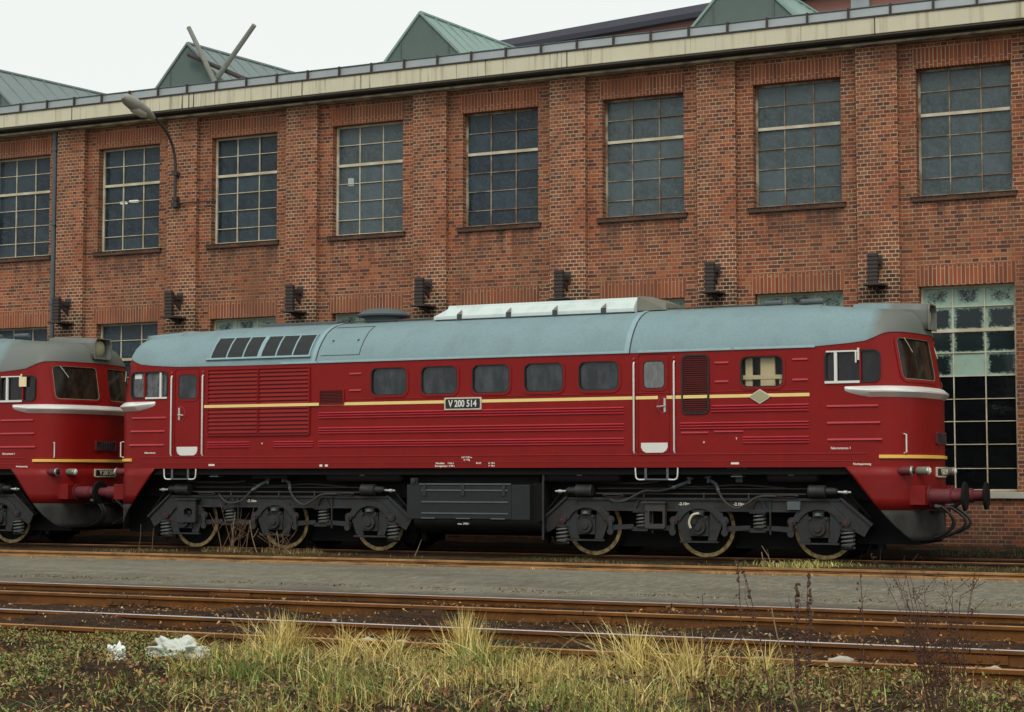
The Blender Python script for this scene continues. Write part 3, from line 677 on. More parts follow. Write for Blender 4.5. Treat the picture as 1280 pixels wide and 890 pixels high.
def patch(mb, mp, loop, o0, o1):
    loop = dense(loop) if mp is NOSEM or getattr(mp, 'curved', False) else loop
    n = len(loop); cu = sum(a for a, b in loop)/n; cv = sum(b for a, b in loop)/n; vs = []
    for o in (o0, o1):
        for k in (0, .5):
            pass
    # concentric rings so that curved patches follow the surface
    fr = [1.0, .66, .33]
    for o in (o0, o1):
        for f in fr: vs += [mp(cu+(a-cu)*f, cv+(b-cv)*f, o) for a, b in loop]
        vs.append(mp(cu, cv, o))
    R_ = len(fr)*n+1; fs = []
    for q, base in enumerate((0, R_)):
        for k in range(len(fr)-1):
            for i in range(n):
                f = (base+k*n+i, base+k*n+(i+1) % n, base+(k+1)*n+(i+1) % n, base+(k+1)*n+i); fs.append(f if q else f[::-1])
        for i in range(n):
            f = (base+(len(fr)-1)*n+i, base+(len(fr)-1)*n+(i+1) % n, base+R_-1); fs.append(f if q else f[::-1])
    for i in range(n): fs.append((i, (i+1) % n, R_+(i+1) % n, R_+i))
    mb.add(vs, fs)
def ringp(mb, mp, lo, li, o0, o1):
    """ring between two loops with the same point count"""
    n = len(lo); vs = []
    for o in (o0, o1):
        vs += [mp(a, b, o) for a, b in lo]+[mp(a, b, o) for a, b in li]
    fs = []
    for i in range(n):
        j = (i+1) % n
        fs += [(i, j, n+j, n+i)[::-1], (2*n+i, 2*n+j, 3*n+j, 3*n+i), (i, j, 2*n+j, 2*n+i)[::-1], (n+i, n+j, 3*n+j, 3*n+i)]
    mb.add(vs, fs)
NOSEM = None
def nosemap(side, end):
    f = lambda u, v, o=0: NOSE(u, v, o, side, end)
    f.curved = True; return f
def sidemap(side=1): return lambda u, v, o=0: SIDE(u, v, o, side)

ROOT = empty('diesel_locomotive', 'clean red diesel locomotive with side number plate V 200 514, in the centre', 'locomotive', (0, 0, 0), 'coupled red diesel locomotives')
# --- body
q = [(p.x, p.y) for p in OLP][::2]
if q[-1] != (OLP[-1].x, OLP[-1].y): q.append((7.3, 1.475))
q += [(7.0, 1.475), (6.41, 1.475), (5.0, 1.475), (3.2, 1.475), (1.2, 1.475)]
nearhalf = q+[(-x, y) for x, y in reversed(q)]               # right nose -> left nose on the near side
loop = [(x, -y) for x, y in nearhalf]+[(x, y) for x, y in reversed(nearhalf)][1:-1]
n = len(loop); hs = [0, .02, .12, .25, .4, .5, .58, .62, .7, .8, .9, 1.0]; vs = []
for h in hs:
    for x, y in loop:
        z = 1.55+(zTop(abs(x))-1.55)*h; sg = 1 if x > 0 else -1
        vs.append((x-sg*shift(abs(x), z), y, z))
fs = [(k*n+i, k*n+(i+1) % n, (k+1)*n+(i+1) % n, (k+1)*n+i) for k in range(len(hs)-1) for i in range(n)]
m_ = len(nearhalf)
for base, rev in ((0, 1), ((len(hs)-1)*n, 0)):
    # strips across: near index i (0..m-1), far index (n-i)%n
    for i in range(m_-1):
        a, b = base+i, base+i+1; c_, d_ = base+(n-i-1) % n, base+(n-i) % n
        ids = []
        for w in (a, b, c_, d_):
            if w not in ids: ids.append(w)
        if len(ids) >= 3: fs.append(tuple(ids))
body = MB().add(vs, fs).build('body', 'red', ROOT, smooth=0)
cut = MB()
def finish_cut(body, cut):
    c_ = cut.build('cutter', 'red', None, smooth=0)
    md = body.modifiers.new('cut', 'BOOLEAN'); md.operation = 'DIFFERENCE'; md.object = c_; md.solver = 'EXACT'; md.use_self = True
    bpy.context.view_layer.update(); dg = bpy.context.evaluated_depsgraph_get()
    me = bpy.data.meshes.new_from_object(body.evaluated_get(dg)); body.modifiers.clear(); body.data = me; me.name = 'body'
    me.materials.clear(); me.materials.append(M['red'])
    me.polygons.foreach_set('use_smooth', [True]*len(me.polygons)); me.set_sharp_from_angle(angle=math.radians(28))
    bpy.data.objects.remove(c_)
    bmesh.new
sm = sidemap(1)
def loco_window(x0, x1, z0, z1, glassm='lglass', r=.09, mp=None, depth=.045, surround=True, name='window', sur=.038, surmat='red'):
    mp = mp or sm
    L0 = rrect(x0, x1, z0, z1, r); patch(cut, mp, rrect(x0-.001, x1+.001, z0-.001, z1+.001, r), -depth, .15)
    fr_ = MB(); lo = rrect(x0-sur, x1+sur, z0-sur, z1+sur, r+sur); li = rrect(x0+.004, x1-.004, z0+.004, z1-.004, r)
    if getattr(mp, 'curved', False): lo, li = same(lo, li)
    ringp(fr_, mp, lo, li, -.012, .014); w = fr_.build(name, surmat if surround else 'rubber', ROOT, smooth=50)
    se = MB(); lo = rrect(x0+.004, x1-.004, z0+.004, z1-.004, r); li = rrect(x0+.024, x1-.024, z0+.024, z1-.024, r-.02)
    if getattr(mp, 'curved', False): lo, li = same(lo, li)
    ringp(se, mp, lo, li, -depth+.003, .006); se.build('seal', 'rubber', w, smooth=50)
    pn = MB(); patch(pn, mp, rrect(x0+.01, x1-.01, z0+.01, z1-.01, r), -depth+.004, -depth+.014); pn.build('pane', glassm, w, smooth=50)
    return w
def same(a, b, k=6):
    A, B = [], []
    n = len(a)
    for i in range(n):
        j = (i+1) % n; kk = k if math.hypot(a[j][0]-a[i][0], a[j][1]-a[i][1]) > .2 else 1
        for t in range(kk):
            A.append((a[i][0]+(a[j][0]-a[i][0])*t/kk, a[i][1]+(a[j][1]-a[i][1])*t/kk)); B.append((b[i][0]+(b[j][0]-b[i][0])*t/kk, b[i][1]+(b[j][1]-b[i][1])*t/kk))
    return A, B
for i, (a, b) in enumerate(((-2.03, -1.26), (-.97, -.21), (.08, .84), (1.12, 1.89), (2.18, 2.95))): loco_window(a, b, 2.89, 3.41, r=.12)
# see-through window with the cabinet behind it
wn2 = loco_window(5.15, 5.91, 2.89, 3.42, 'clear', r=.12, depth=.30)
for c_ in wn2.children:
    if c_.name.startswith('pane'): c_.data.transform(Matrix.Translation((0, -.24, 0)))
m = MB(); m.box(5.21, 5.33, -1.36, -1.32, 2.9, 3.41); m.box(5.48, 5.73, -1.38, -1.32, 2.9, 3.41); m.box(5.16, 5.90, -1.39, -1.34, 3.03, 3.10); m.box(5.80, 5.90, -1.36, -1.32, 2.9, 3.03)
m.build('interior_cabinet', 'beige', wn2, smooth=0)
MB().box(5.145, 5.915, -1.199, -1.185, 2.885, 3.425).build('interior_back', 'plateb', wn2, smooth=0)
# cab side windows
wr = loco_window(6.62, 7.53, 2.945, 3.46, 'cglass', r=.10, surround=False, sur=.012)
m = MB(); m.box(6.615, 7.20, -1.50, -1.485, 2.925, 2.965); m.box(6.64, 7.20, -1.497, -1.485, 3.44, 3.465); m.box(6.775, 6.825, -1.495, -1.46, 2.965, 3.44); m.box(7.17, 7.20, -1.51, -1.485, 3.30, 3.50); m.box(7.13, 7.155, -1.505, -1.49, 3.26, 3.44)
m.build('sliding_frame', 'white', wr, smooth=0); MB().box(7.195, 7.225, -1.487, -1.45, 2.95, 3.45).build('mullion', 'red', wr, smooth=0)
wl = loco_window(-7.53, -6.65, 2.945, 3.46, 'cglass_l', r=.10, surround=False, sur=.012)
m = MB(); m.box(-7.17, -6.65, -1.50, -1.485, 2.925, 2.96); m.box(-6.83, -6.79, -1.495, -1.46, 2.96, 3.44)
m.build('sliding_frame', 'white', wl, smooth=0); MB().box(-7.22, -7.18, -1.487, -1.45, 2.95, 3.45).build('mullion', 'red', wl, smooth=0)
MB().box(-7.46, -7.29, -1.452, -1.447, 3.33, 3.43).build('cab_card', 'white', wl, smooth=0)
# windscreens at both ends
for end in (1, -1):
    for side in (1, -1):
        nm_ = nosemap(side, end); s0 = s_of_y(.17); s1 = s_of_y(1.22)
        w = loco_window(s0, s1, 2.985, 3.68, 'wglass', r=.09, mp=nm_, depth=.03, surround=True, name='windscreen', sur=.05, surmat='red')
        t_ = MB(); lo = rrect(s0+.004, s1-.004, 2.99, 3.676, .09); li = rrect(s0+.011, s1-.011, 2.997, 3.669, .08); lo, li = same(lo, li); ringp(t_, nm_, lo, li, -.002, .010); t_.build('trim_strip', 'ochre', w, smooth=50)
        m = MB(); sc = (s0+s1)/2; m.tube([nm_(sc+.38, 3.67, .03), nm_(sc+.30, 3.56, .03), nm_(sc+.22, 3.44, .03)], .007, 6); m.build('wiper', 'platef', w)
# doors
for hx0, hx1, dx0, dx1, wx0, wx1, kx0, kx1, hnd in ((3.23, 3.97, 3.32, 3.87, 3.40, 3.80, 3.355, 3.845, 3.80), (-6.54, -5.80, -6.45, -5.89, -6.38, -5.95, -6.41, -5.92, -6.35)):
    patch(cut, sm, rrect(dx0-.02, dx1+.02, 1.74, 3.50, .06), -.012, .1)
    D_ = MB(); patch(D_, sm, rrect(dx0, dx1, 1.755, 3.485, .06), -.0115, -.002); door = D_.build('door', 'red', ROOT, smooth=50)
    fr_ = MB(); ringp(fr_, sm, rrect(wx0-.05, wx1+.05, 2.86, 3.44, .11), rrect(wx0, wx1, 2.905, 3.39, .08), -.002, .008); fr_.build('window_surround', 'red', door, smooth=50)
    fr_ = MB(); ringp(fr_, sm, rrect(wx0, wx1, 2.905, 3.39, .08), rrect(wx0+.018, wx1-.018, 2.923, 3.372, .07), -.002, .004); fr_.build('window_seal', 'rubber', door, smooth=50)
    pn = MB(); patch(pn, sm, rrect(wx0+.015, wx1-.015, 2.92, 3.375, .07), -.0018, .0015); pn.build('pane', 'lglass_milky' if dx0 > 0 else 'lglass', door, smooth=50)
    k_ = MB(); patch(k_, sm, [(kx0, 1.975), (kx0, 1.90), (kx0+.03, 1.84), (kx0+.09, 1.805), (kx1-.09, 1.805), (kx1-.03, 1.84), (kx1, 1.90), (kx1, 1.975)], -.002, .006); k_.build('kick_plate', 'white', door, smooth=0)
    # handle in a round recess
    sg = -1 if dx0 > 0 else 1; h_ = MB(); ringp(h_, sm, [(hnd+.14*math.cos(t), 2.62+.15*math.sin(t)) for t in np.linspace(math.pi/2, math.pi*1.5, 14)][::1]+[(hnd, 2.47)], [(hnd+.125*math.cos(t), 2.62+.135*math.sin(t)) for t in np.linspace(math.pi/2, math.pi*1.5, 14)]+[(hnd, 2.485)], -.002, .006) if sg < 0 else ringp(h_, sm, [(hnd-.14*math.cos(t), 2.62+.15*math.sin(t)) for t in np.linspace(math.pi/2, math.pi*1.5, 14)]+[(hnd, 2.47)], [(hnd-.125*math.cos(t), 2.62+.135*math.sin(t)) for t in np.linspace(math.pi/2, math.pi*1.5, 14)]+[(hnd, 2.485)], -.002, .006)
    h_.build('handle_recess', 'red_skylit', door, smooth=50)
    m = MB(); m.box(hnd-.018, hnd+.018, -1.50, -1.473, 2.50, 2.74); m.tube([(hnd, -1.50, 2.60), (hnd, -1.535, 2.60), (hnd+sg*.13, -1.535, 2.59)], .014, 6, smooth=False); m.build('handle', 'steel', door, smooth=0)
    for hx in (hx0, hx1):
        patch(cut, sm, rrect(hx-.03, hx+.03, 1.80, 3.38, .02), -.03, .1)
        m = MB(); m.tube([(hx, -1.474, 1.80), (hx, -1.50, 1.83), (hx, -1.50, 3.34), (hx, -1.474, 3.37)], .016, 8, smooth=False); m.build('handrail', 'white', ROOT)
        patchm = MB(); patch(patchm, sm, rrect(hx-.022, hx+.022, 3.41, 3.455, .02), -.002, .02)
        patchm.build('rail_socket', 'red_skylit', ROOT, smooth=50)
finish_cut(body, cut)
# --- louvre panels
def slats(x0, x1, z0, z1, n, mat, back, depth=.02, name='louvre', tilt=.55, r=0):
    p = MB(); patch(p, sm, rrect(x0-.02, x1+.02, z0-.02, z1+.02, max(r, .012)), -.001, .004); fr_ = p.build(name, back, ROOT, smooth=0)
    m = MB(); pz = (z1-z0)/n
    for k in range(n):
        za = z0+pz*k; e = 0
        if r:
            dz = min(abs(za+pz/2-z0), abs(z1-za-pz/2))
            if dz < r: e = r-math.sqrt(max(0, r*r-(r-dz)**2))
        m.prism([(-1.476, za+pz*.20), (-1.476, za+pz*.98), (-1.482, za+pz*.98), (-1.476-depth, za+pz*.35), (-1.476-depth, za+pz*.20)], x0+e, x1-e, 'x')
    m.build('slats', mat, fr_, smooth=0)
    rim = MB(); ringp(rim, sm, rrect(x0-.035, x1+.035, z0-.035, z1+.035, max(r, .012)+.02), rrect(x0-.004, x1+.004, z0-.004, z1+.004, max(r, .012)), -.001, depth+.004); rim.build('rim', 'red' if not r else 'rubber', fr_, smooth=40)
    return fr_
slats(-5.66, -4.53, 2.21, 3.45, 16, 'red', 'rubber', .028); slats(-4.48, -3.38, 2.21, 3.45, 16, 'red', 'rubber', .028)
slats(4.14, 4.57, 2.49, 3.44, 26, 'louvre', 'rubber', .022, r=.08); slats(-3.12, -2.63, 2.77, 3.0, 8, 'louvre', 'rubber', .018, name='air_grille')
# --- pressed ribs
def rib(mb, x0, x1, z, h=.030, o=.024): mb.add([(x0, -1.476, z-h/2), (x1, -1.476, z-h/2), (x0+.01, -1.476-o, z-h*.25), (x1-.01, -1.476-o, z-h*.25), (x0, -1.476, z+h/2), (x1, -1.476, z+h/2)], [(0, 1, 3, 2), (2, 3, 5, 4), (0, 2, 4), (1, 5, 3)])
rows3 = ((2.59, 2.545, 2.497), (2.305, 2.258, 2.212), (2.055, 2.01, 1.965))
for rws, segs in zip(rows3, (((-3.16, 3.04), (4.63, 6.34)), ((-3.16, 3.04), (4.07, 6.34)), ((-3.16, 3.04), (5.19, 6.34), (-5.69, -4.70), (-4.16, -3.27)))):
    for a, b in segs:
        m = MB()
        for z in rws: rib(m, a, b, z)
        m.build('pressed_rib', 'red_skylit', ROOT, smooth=0)
for a, b, z in ((6.64, 7.50, 2.55), (6.64, 7.53, 2.275), (6.64, 7.56, 2.0), (-7.50, -6.67, 2.55), (-7.53, -6.70, 2.285), (-7.56, -6.71, 2.015), (-2.49, -2.23, 3.31), (-2.49, -2.23, 3.0), (4.70, 4.95, 3.32), (4.70, 4.95, 3.0), (6.06, 6.33, 3.34), (6.06, 6.33, 3.0), (4.09, 4.59, 2.14), (4.68, 5.21, 2.155)):
    m = MB(); rib(m, a, b, z, .04, .022); m.build('pressed_rib', 'red_skylit', ROOT, smooth=0)
m = MB(); rib(m, -7.3, 7.3, 1.775, .02, .01); rib(m, -7.2, 7.2, 1.655, .014, .006); rib(m, -3.2, 6.35, 2.835, .016, .008); m.build('sill_moulding', 'red', ROOT, smooth=0)
# --- stripes
for a, b in ((-5.75, -3.14), (-3.12, 3.2), (3.26, 3.67), (3.83, 3.94), (3.99, 6.35)):
    y1 = -1.506 if b < -3.13 else (-1.478)
    m = MB(); m.box(a, b, -1.4785 if b > -3.13 else -1.509, -1.474 if b > -3.13 else -1.47, 2.725, 2.78)
    m.build('cream_stripe', 'paleyellow', ROOT, smooth=0)
m = MB(); m.box(4.14, 4.57, -1.500, -1.480, 2.725, 2.78); m.build('cream_stripe', 'paleyellow', ROOT, smooth=0)
def band(mp, s0, s1, sec, taper=None, n=40):
    """loft a section (off,z) along arc length s"""
    vs = []; k = len(sec)
    for i in range(n+1):
        s = s0+(s1-s0)*i/n; t = taper(i/n) if taper else 1; cz = sec[0][1]
        for o, z in sec: vs.append(mp(s, cz+(z-cz)*(.35+.65*t), o*t-.002))
    fs = [(i*k+j, i*k+(j+1) % k, (i+1)*k+(j+1) % k, (i+1)*k+j) for i in range(n) for j in range(k)]+[tuple(range(k)), tuple(range(n*k, (n+1)*k))]
    return vs, fs
for end in (1, -1):
    mp = nosemap(1, end); SE = SEND+.36
    v_, f_ = band(mp, -SE, SE, [(0, 2.875), (.035, 2.862), (.095, 2.80), (.092, 2.775), (.0, 2.69)], lambda t: min(1, min(t, 1-t)/.09)**.6 if 0 < t < 1 else .02, 90)
    MB().add(v_, f_).build('chrome_band', 'chrome', ROOT, smooth=40)
    sy_ = SEND-.20; v_, f_ = band(mp, -sy_, sy_, [(0, 1.69), (.035, 1.695), (.035, 1.745), (0, 1.75)], None, 60); MB().add(v_, f_).build('nose_stripe', 'yellow', ROOT, smooth=40)
    # skirt below the frame, cut off diagonally
    def skirt(zs, xst, off, name, mat, inset=0):
        vs = []; NS = 40
        for z, xa in zip(zs, xst):
            s_edge = SEND+(7.3-xa) if xa <= 7.3 else float(np.interp(-xa, [-p.x for p in OLP], OLS))
            for i in range(-NS, NS+1):
                t = i/NS; vs.append(NOSE(s_edge*t, z, off, 1, end))
        w = 2*NS+1; fs = [(k*w+i, k*w+i+1, (k+1)*w+i+1, (k+1)*w+i) for k in range(len(zs)-1) for i in range(w-1)]
        o = MB().add(vs, fs).build(name, mat, ROOT, smooth=40); sd_ = o.modifiers.new('thick', 'SOLIDIFY'); sd_.thickness = .025; sd_.offset = 0; return o
    skirt([1.56, 1.40, 1.22, 1.05, .86], [6.93, 7.06, 7.20, 7.335, 7.49], -.012, 'nose_skirt', 'red')
    skirt([.857, .75, .6, .45, .35], [7.50, 7.585, 7.72, 7.86, 7.955], -.02, 'apron', 'grey_apron')
    # lamps, handles, plate, grille, buffers, hoses
    for sd2 in (1, -1):
        mp = nosemap(sd2, end)
        for s_, mat, lensm, r_ in ((s_of_y(1.30), 'red_dull', 'plateb', .072), (s_of_y(.98), 'grime', 'white', .068)):
            p = mp(s_, 1.49, 0); ax_ = Vector((end, 0, 0)); m = MB(); m.lathe(p-ax_*.12, ax_, [(0, .02), (.04, .055), (.12, r_), (.26, r_), (.27, r_*.92)], 14); mk = m.build('marker_light', mat, ROOT)
            m = MB(); m.lathe(p+ax_*.15, ax_, [(0, r_*1.08), (.03, r_*1.08), (.035, r_*.9)], 14); m.build('rim', 'steel', mk); m = MB(); m.lathe(p+ax_*.186, ax_, [(0, r_*.88), (.02, r_*.6), (.03, .01)], 14); m.build('lens', lensm, mk)
        s_ = s_of_y(1.26); m = MB(); m.tube([mp(s_, 1.78, 0), mp(s_, 1.79, .06), mp(s_, 2.08, .06), mp(s_, 2.09, 0)], .013, 6, smooth=False); m.build('grab_handle', 'white', ROOT)
        x0, x1 = (7.86*end, 8.17*end); x0, x1 = min(x0, x1), max(x0, x1); yc = -.875*sd2
        MB().box(x0, x1, yc-.30, yc+.26, .93, 1.245).build('buffer_box', 'red', ROOT, smooth=0, bevel=.012)
        m = MB(); m.lathe((8.165*end, yc, 1.075), (end, 0, 0), [(0, .165), (.03, .165), (.031, .125), (.36, .125), (.37, .11), (.38, .095), (.555, .095)], 20); bf = m.build('buffer', 'red_dull', ROOT)
        m = MB(); m.lathe((8.72*end, yc, 1.075), (end, 0, 0), [(0, .09), (.01, .235), (.035, .24), (.055, .22), (.06, .01)], 26); m.build('buffer_disc', 'black', bf)
    mp = nosemap(1, end)
    p = MB(); patch(p, mp, rrect(-.34, .34, 1.385, 1.555, .02), 0, .03); pl = p.build('front_plate', 'platef', ROOT, smooth=0)
    p = MB(); patch(p, mp, rrect(-.315, .315, 1.41, 1.53, .01), .02, .034); p.build('plate_field', 'plateb', pl, smooth=0)
    text_mesh('plate_lettering', 'V 200 514', .135, 'platef', pl, (8.225*end+.012*end, 0, 1.468), (0, end, 0), bold=.002, sx=.86)
    p = MB(); ringp(p, mp, rrect(-.33, .33, 1.93, 2.14, .03), rrect(-.30, .30, 1.96, 2.11, .02), 0, .04); gr = p.build('nose_grille', 'red_dull', ROOT, smooth=0)
    p = MB(); patch(p, mp, rrect(-.30, .30, 1.96, 2.11, .02), .002, .012)
    p.build('grille_mesh', 'mesh', gr, smooth=0); m = MB()
    for k in range(9): m.tube([mp(-.3+.075*k, 1.96, .025), mp(-.3+.075*k, 2.11, .025)], .008, 4, smooth=False)
    m.build('grille_bars', 'mesh', gr)
    # headlight hood on the roof
    X = lambda v: v*end
    m = MB(); sec = [(-.26, 3.87), (-.28, 4.0), (-.28, 4.19), (-.21, 4.30), (.21, 4.30), (.28, 4.19), (.28, 4.0), (.26, 3.87)]; vs = []
    for x_, sc_, dz in ((8.08, 1.0, 0.0), (7.75, 1.0, .02), (7.3, .98, .045), (6.95, .8, .06), (6.75, .6, .045)):
        for y, z in sec: vs.append((X(x_), y*sc_, (z if z > 4.1 else z) + dz))
    k = len(sec); fs = [(i*k+j, i*k+(j+1) % k, (i+1)*k+(j+1) % k, (i+1)*k+j) for i in range(4) for j in range(k)]+[tuple(range(4*k, 5*k))]
    m.add(vs, fs); m.add([(X(7.93), y*.97, z) for y, z in sec], [tuple(range(k))]); hood = m.build('headlight_hood', 'roof', ROOT, smooth=30); sd_ = hood.modifiers.new('thick', 'SOLIDIFY'); sd_.thickness = .02
    m = MB(); rl = [(X(8.085), y*1.03, (z-4.1)*1.04+4.1) for y, z in sec]; ri = [(X(8.085), y*.93, (z-4.1)*.93+4.1) for y, z in sec]; ro = [(X(8.06), a[1], a[2]) for a in rl]; rI = [(X(8.06), a[1], a[2]) for a in ri]
    m.add(rl+ri+ro+rI, [(i, (i+1) % k, k+(i+1) % k, k+i) for i in range(k)]+[(i, (i+1) % k, 2*k+(i+1) % k, 2*k+i) for i in range(k)]+[(k+i, k+(i+1) % k, 3*k+(i+1) % k, 3*k+i) for i in range(k)]+[(2*k+i, 2*k+(i+1) % k, 3*k+(i+1) % k, 3*k+i) for i in range(k)]); m.build('hood_rim', 'grime', hood, smooth=0)
    m = MB(); m.lathe((X(7.94), 0, 4.09), (end, 0, 0), [(0, .18), (.04, .18), (.07, .15), (.09, .09), (.1, .01)], 22); m.build('headlight', 'ochre', hood)
    # coupling hook and brake hoses
    m = MB(); m.box(min(X(8.15), X(8.22)), max(X(8.15), X(8.22)), -.16, .16, .94, 1.2); m.tube([(X(8.2), 0, 1.06), (X(8.42), 0, 1.08), (X(8.50), 0, 1.0), (X(8.40), 0, .90)], .035, 8); m.build('coupling_hook', 'black', ROOT)
    for yy, zt, xm, ci in ((-.42, .90, 8.46, 0), (-.28, .88, 8.42, 1), (.28, .88, 8.50, 1), (.45, .92, 8.54, 0)):
        m = MB(); m.tube([(X(8.15), yy, zt), (X(8.28), yy, zt-.01), (X(xm), yy, .70), (X(xm-.02), yy, .55), (X(8.24), yy, .42), (X(8.02), yy, .36)], .026, 8); hz = m.build('brake_hose', 'rubber', ROOT)
        m = MB(); m.cyl((X(8.16), yy, zt), (X(8.25), yy, zt-.005), .034, n=8); m.build('hose_cock', 'red_dull' if ci else 'greybox', hz)
    m = MB(); m.box(min(X(7.95), X(8.2)), max(X(7.95), X(8.2)), -.62, .62, .80, .835); m.box(min(X(6.95), X(8.0)), max(X(6.95), X(8.0)), -.85, .85, .28, 1.54); m.build('headstock_shade_block', 'black', ROOT, smooth=0)  # headstock, plus a black box standing in for shade below the nose
# --- roof
hk = [0, .02, .1, .3, .5, .68, .80, .90, .97, 1.0]; dS = [-.012, -.010, .015, .10, .23, .39, .56, .78, 1.06, 1.475]; dF = [-.012, -.010, 0.0, .03, .09, .19, .34, .66, 1.25, 2.0]
ZR = 4.385
def roof_pt(x, side, k_h, off=0, ywidth=1.475):
    """point on the roof for straight body part; k_h = height fraction"""
    ds = float(np.interp(k_h, hk, dS)); z = 3.53+(ZR-3.53)*k_h; e = .02; d2 = float(np.interp(min(1, k_h+e), hk, dS))-float(np.interp(max(0, k_h-e), hk, dS)); dz = (ZR-3.53)*(min(1, k_h+e)-max(0, k_h-e))
    nrm = Vector((0, -dz, d2)).normalized(); return Vector((x, -(1.475-ds), z))+nrm*off
vs = []
for h, ds, df in zip(hk, dS, dF):
    for x, y in loop:
        ax_ = abs(x); sg = 1 if x > 0 else -1; ze = zTop(ax_); z = ze+(ZR-ze)*h
        if h > .9 and ax_ > 7: pass
        xx = x-sg*shift(ax_, ze); f = sstep((ax_-5.2)/2.3)
        yy = y*(1-ds/1.475); 
        vs.append((xx-sg*df*f, yy, z-.10*sstep((ax_-6.6)/1.6)*sstep((h-.5)/.5)))
fs = [(k*n+i, k*n+(i+1) % n, (k+1)*n+(i+1) % n, (k+1)*n+i) for k in range(len(hk)-1) for i in range(n)]
roof = MB().add(vs, fs).build('roof', 'roof', ROOT, smooth=50)
# seams, hatch, grille
def roof_strip(x0, x1, k0, k1, off0, off1, n=12):
    vs = []
    for i in range(n+1):
        k = k0+(k1-k0)*i/n
        for x in (x0, x1):
            for o in (off0, off1): vs.append(roof_pt(x, 1, k, o))
    fs = []
    for i in range(n):
        b = i*4; fs += [(b, b+4, b+6, b+2)[::-1], (b+1, b+5, b+7, b+3), (b, b+1, b+5, b+4), (b+2, b+6, b+7, b+3)]
    fs += [(0, 2, 3, 1), (n*4, n*4+1, n*4+3, n*4+2)]; return vs, fs
for x0 in (-3.28, 3.10):
    o = MB().add(*roof_strip(x0-.05, x0+.04, .0, .97, -.002, .014)).build('roof_seam', 'roof_trim', roof, smooth=40); MB().add(*roof_strip(x0+.041, x0+.062, .0, .97, -.002, .006)).build('roof_gap', 'seam', roof, smooth=40)
for x0 in (-6.75, 6.36): MB().add(*roof_strip(x0, x0+.012, .02, .9, -.002, .004)).build('roof_gap', 'grime', roof, smooth=40)
h0, h1 = .16, .84
m = MB()
for a, b, k0, k1 in ((-3.15, -2.30, h0, h0+.012), (-3.15, -2.30, h1-.012, h1), (-2.315, -2.30, h0, h1)): m.add(*roof_strip(a, b, k0, k1, -.002, .006))
m.add(*roof_strip(-3.0, -2.97, .48, .52, 0, .012)); m.add(*roof_strip(-2.45, -2.42, .48, .52, 0, .012)); m.build('roof_hatch', 'seam', roof, smooth=40)
grl = MB().add(*roof_strip(-5.66, -3.40, .17, .655, -.002, .010)).build('roof_grille', 'mesh', roof, smooth=40)
m = MB(); W6 = (-5.66+3.40)/-6
for k in range(7):
    x = -5.66+W6*k; w = .045 if k == 3 else .014; m.add(*roof_strip(x-w, x+w, .15, .665, 0, .028))
m.add(*roof_strip(-5.74, -3.36, .13, .17, 0, .05)); m.add(*roof_strip(-5.68, -3.38, .655, .67, 0, .02)); m.build('grille_frame', 'roof_trim', grl, smooth=0)
m = MB()
for k in range(18): m.add(*roof_strip(-5.65, -3.41, .18+.026*k, .186+.026*k, .0, .016, 1))
m.build('grille_slats', 'seam', grl, smooth=0)
m = MB()
for a, b in ((-4.0, -3.2), (-3.16, 3.05), (3.3, 5.0), (5.05, 6.45)): m.add(*roof_strip(a, b, .0, .045, -.002, .010, 2))
m.build('roof_gutter', 'roof_trim', roof, smooth=0)
# rail along the roof shoulder
MB().tube([roof_pt(-3.1, 1, .965, .03), roof_pt(-1.3, 1, .965, .03)], .012, 6, smooth=False).build('roof_rail', 'seam', roof)
MB().tube([roof_pt(3.4, 1, .975, .03), roof_pt(6.0, 1, .975, .02)], .010, 6, smooth=False).build('roof_rail', 'seam', roof)
# silencer housing
m = MB(); Yf = -.66
def hsec(x): return [(x, -.66, 4.335), (x, -.66, 4.40), (x, -.55, 4.52), (x, -.50, 4.555), (x, -.47, 4.61), (x, .47, 4.61), (x, .50, 4.555), (x, .66, 4.40), (x, .66, 4.335)]
secs = []
for x in (-1.15, 2.90): secs.append(hsec(x))
a0 = [(x+(-.0 if i in (0, 1, 7, 8) else .22), y, z) for i, (x, y, z) in enumerate(secs[0])]
k = 9; m.add(a0+secs[1], [(i, i+1, k+i+1, k+i) for i in range(k-1)]+[tuple(range(k)), tuple(range(k, 2*k))]); sil = m.build('silencer_housing', 'silver', roof, smooth=0, bevel=.01)
m = MB(); m.add([(2.901, -.5, 4.36), (2.901, -.47, 4.63), (2.901, .47, 4.63), (2.901, .5, 4.36), (3.45, -.5, 4.36), (3.42, -.40, 4.50), (3.42, .4, 4.50), (3.45, .5, 4.36), (3.15, -.44, 4.61), (3.15, .44, 4.61)], [(0, 1, 8, 5, 4), (1, 2, 9, 8), (8, 9, 6, 5), (5, 6, 7, 4), (2, 3, 7, 6, 9), (0, 3, 2, 1)]); m.build('exhaust_end', 'grime', sil, smooth=0)
m = MB()
for x in (-.60, .42, 1.36, 2.32): m.box(x-.05, x+.05, -.672, -.655, 4.335, 4.425)
m.build('housing_notch', 'seam', sil, smooth=0); m = MB()
for x in (-.60, .42, 1.36, 2.32): m.add([(x-.05, -.663, 4.43), (x+.05, -.663, 4.43), (x+.03, -.60, 4.52)], [(0, 1, 2)])
m.build('housing_rib', 'grime', sil, smooth=0)
MB().add([(-1.1, -.672, 4.315), (2.88, -.672, 4.315), (2.88, -.672, 4.337), (-1.1, -.672, 4.337)], [(0, 1, 2, 3)]).build('housing_gap', 'seam', sil, smooth=0)
